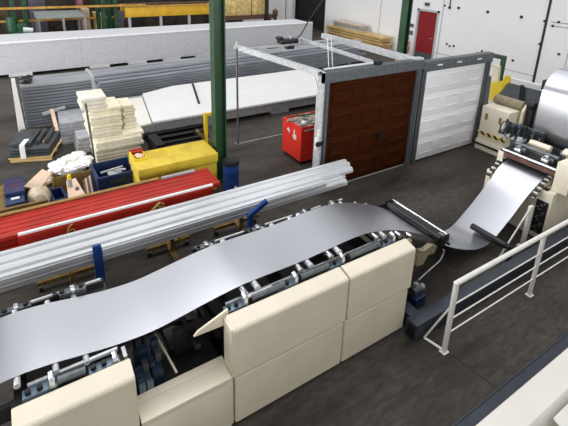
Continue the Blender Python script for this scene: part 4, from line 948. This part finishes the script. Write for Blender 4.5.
build(MB().box(10.35, 10.85, 4.0, 4.42, 0.0, 1.95, bev=0.02), 'column', 'dark', de)
build(MB().box(10.1, 11.1, 3.2, 4.6, 0, 0.12), 'base', 'dark', de)

# second decoiler, cream with hazard stripe
d2 = thing('spare_decoiler', 'cream decoiler with hazard stripe standing behind the white garage door', 'machine', (10, 5.5, 0))
build(MB().box(9.47, 10.6, 4.98, 5.88, 0.0, 0.26, bev=0.01), 'plinth', 'cream', d2)
build(MB().box(9.45, 9.47, 4.98, 5.88, 0.12, 0.17), 'edge_strip', 'black', d2)
build(MB().box(9.5, 10.3, 5.17, 5.86, 0.26, 1.13, bev=0.015), 'cabinet', 'cream', d2)
build(MB().box(9.475, 9.5, 5.15, 5.88, 0.40, 0.475), 'hazard_band', 'hazard', d2)
for y in (5.72, 5.36): build(MB().box(9.485, 9.5, y - 0.03, y + 0.03, 0.80, 0.96), 'latch', 'card', d2)
build(MB().cyl((10.0, 5.14, 1.24), (10.0, 5.86, 1.24), 0.11, seg=20), 'winding_drum', 'tan', d2)
build(MB().prism([(9.84, 0.26), (9.84, 1.16), (9.96, 1.30), (10.12, 1.16), (10.12, 0.26)], 'y', 5.04, 5.10), 'side_bracket', 'cream', d2)
build(MB().cyl((9.98, 4.88, 1.30), (9.98, 5.03, 1.30), 0.10, seg=16).box(9.9, 10.06, 4.88, 5.02, 0.26, 1.25, bev=0.02), 'drive_motor', 'black', d2)
build(MB().prism([(6.28, 1.02), (6.30, 1.48), (6.02, 1.60), (5.97, 1.76), (5.86, 1.76), (5.82, 1.62), (5.92, 1.50), (6.14, 1.03)], 'x', 10.40, 10.47, bev=0.008), 'yellow_bracket', 'brightyellow', d2)
build(MB().prism([(6.30, 0.0), (6.40, 1.92), (6.24, 1.92), (6.08, 0.0)], 'x', 10.50, 10.60), 'yellow_mast', 'foam', d2)
build(MB().box(10.3, 10.39, 5.3, 5.88, 0.26, 1.0), 'rear_box', 'black', d2)
tag(build(MB().box(10.9, 11.0, 6.36, 6.46, 0, 2.12).box(10.9, 11.0, 6.46, 6.86, 2.02, 2.12).box(10.85, 11.05, 6.3, 6.52, 0, 0.02), 'green_bracket_post', 'green'), 'slim green post with a top arm behind the yellow bracket', 'post')
# low guard wall
lw = thing('guard_barrier', 'dark grey barrier with a white top rail before the white wall', 'barrier', (12.5, 6, 0))
build(MB().box(12.5, 12.56, 4.0, 7.15, 0.05, 1.04), 'panel', 'galvdark', lw)
build(MB().box(12.46, 12.60, 4.0, 7.17, 1.04, 1.19), 'top_rail', 'white', lw)
for y in (4.2, 5.6, 7.0): build(MB().box(12.5, 12.56, y, y + 0.06, 0, 0.05), 'foot', 'black', lw)
build(MB().bar((12.44, 6.58, 1.08), (12.3, 6.4, 0.02), 0.06, 0.08), 'strut', 'black', lw)

# ------------------------------------------------------------------ light
W = bpy.data.worlds.new('hall_daylight'); S.world = W; W.use_nodes = True
nt = W.node_tree; bg = nt.nodes['Background']
tc = nt.nodes.new('ShaderNodeTexCoord'); sx = nt.nodes.new('ShaderNodeSeparateXYZ')
nt.links.new(tc.outputs['Generated'], sx.inputs['Vector'])
rz = nt.nodes.new('ShaderNodeValToRGB')
E_ = rz.color_ramp.elements
E_[0].position = 0.0; E_[0].color = (0.13, 0.13, 0.135, 1)
E_[1].position = 1.0; E_[1].color = (2.0, 2.0, 2.05, 1)
e_ = E_.new(0.83); e_.color = (2.0, 2.0, 2.06, 1)
e_ = E_.new(0.42); e_.color = (0.34, 0.34, 0.35, 1)
e_ = E_.new(0.70); e_.color = (0.53, 0.53, 0.545, 1)
nt.links.new(sx.outputs['Z'], rz.inputs['Fac'])
nt.links.new(rz.outputs['Color'], bg.inputs['Color'])
bg.inputs['Strength'].default_value = 0.80
def area(name, loc, rot, sx_, sy_, e, col=(1, 1, 1)):
    l = bpy.data.lights.new(name, 'AREA'); l.shape = 'RECTANGLE'; l.size = sx_; l.size_y = sy_; l.energy = e; l.color = col
    o = bpy.data.objects.new(name, l); COL.objects.link(o); o.location = loc; o.rotation_euler = rot; return o
# roof lights over the gallery side of the hall, and a glazed gable to the left
area('skylight', (5, 3.0, 10.0), (0, 0, 0), 18, 2.0, 40)
area('skylight', (2.5, 8.2, 10.0), (0, 0, 0), 5, 1.8, 220)
area('skylight', (5, 19.0, 11.0), (0, 0, 0), 18, 2.0, 300)
area('window_light', (-10, 12, 3.2), (0, -PI / 2, 0), 5, 18, 2500)
area('gallery_fill', (6, -5.6, 4.7), (PI / 2, 0, 0), 18, 1.5, 1050)  # added fill lamp, no window there; brightens the doors, white stacks and wall

# ------------------------------------------------------------------ camera
yaw, pitch, roll, f = 1.0068, 0.3107, 0.0315, 429.4
cy, sy = math.cos(yaw), math.sin(yaw); cp, sp_ = math.cos(pitch), math.sin(pitch)
fwd = Vector((cy * cp, sy * cp, -sp_)); right = Vector((sy, -cy, 0)); up = right.cross(fwd)
r2 = right * math.cos(roll) + up * math.sin(roll); u2 = up * math.cos(roll) - right * math.sin(roll)
cd = bpy.data.cameras.new('camera'); cam = bpy.data.objects.new('camera', cd); COL.objects.link(cam)
cam.matrix_world = Matrix(((r2.x, u2.x, -fwd.x, 0), (r2.y, u2.y, -fwd.y, 0), (r2.z, u2.z, -fwd.z, 4.4), (0, 0, 0, 1)))
cd.sensor_fit = 'HORIZONTAL'; cd.sensor_width = 36; cd.lens = f * 36 / 568
cd.shift_x = 0.0; cd.shift_y = -116.1 / 568
cd.clip_start = 0.05; cd.clip_end = 100
S.camera = cam
S.view_settings.view_transform = 'Standard'; S.view_settings.look = 'None'
S.view_settings.gamma = 1; S.view_settings.use_curve_mapping = False
S.view_settings.exposure = 0.0
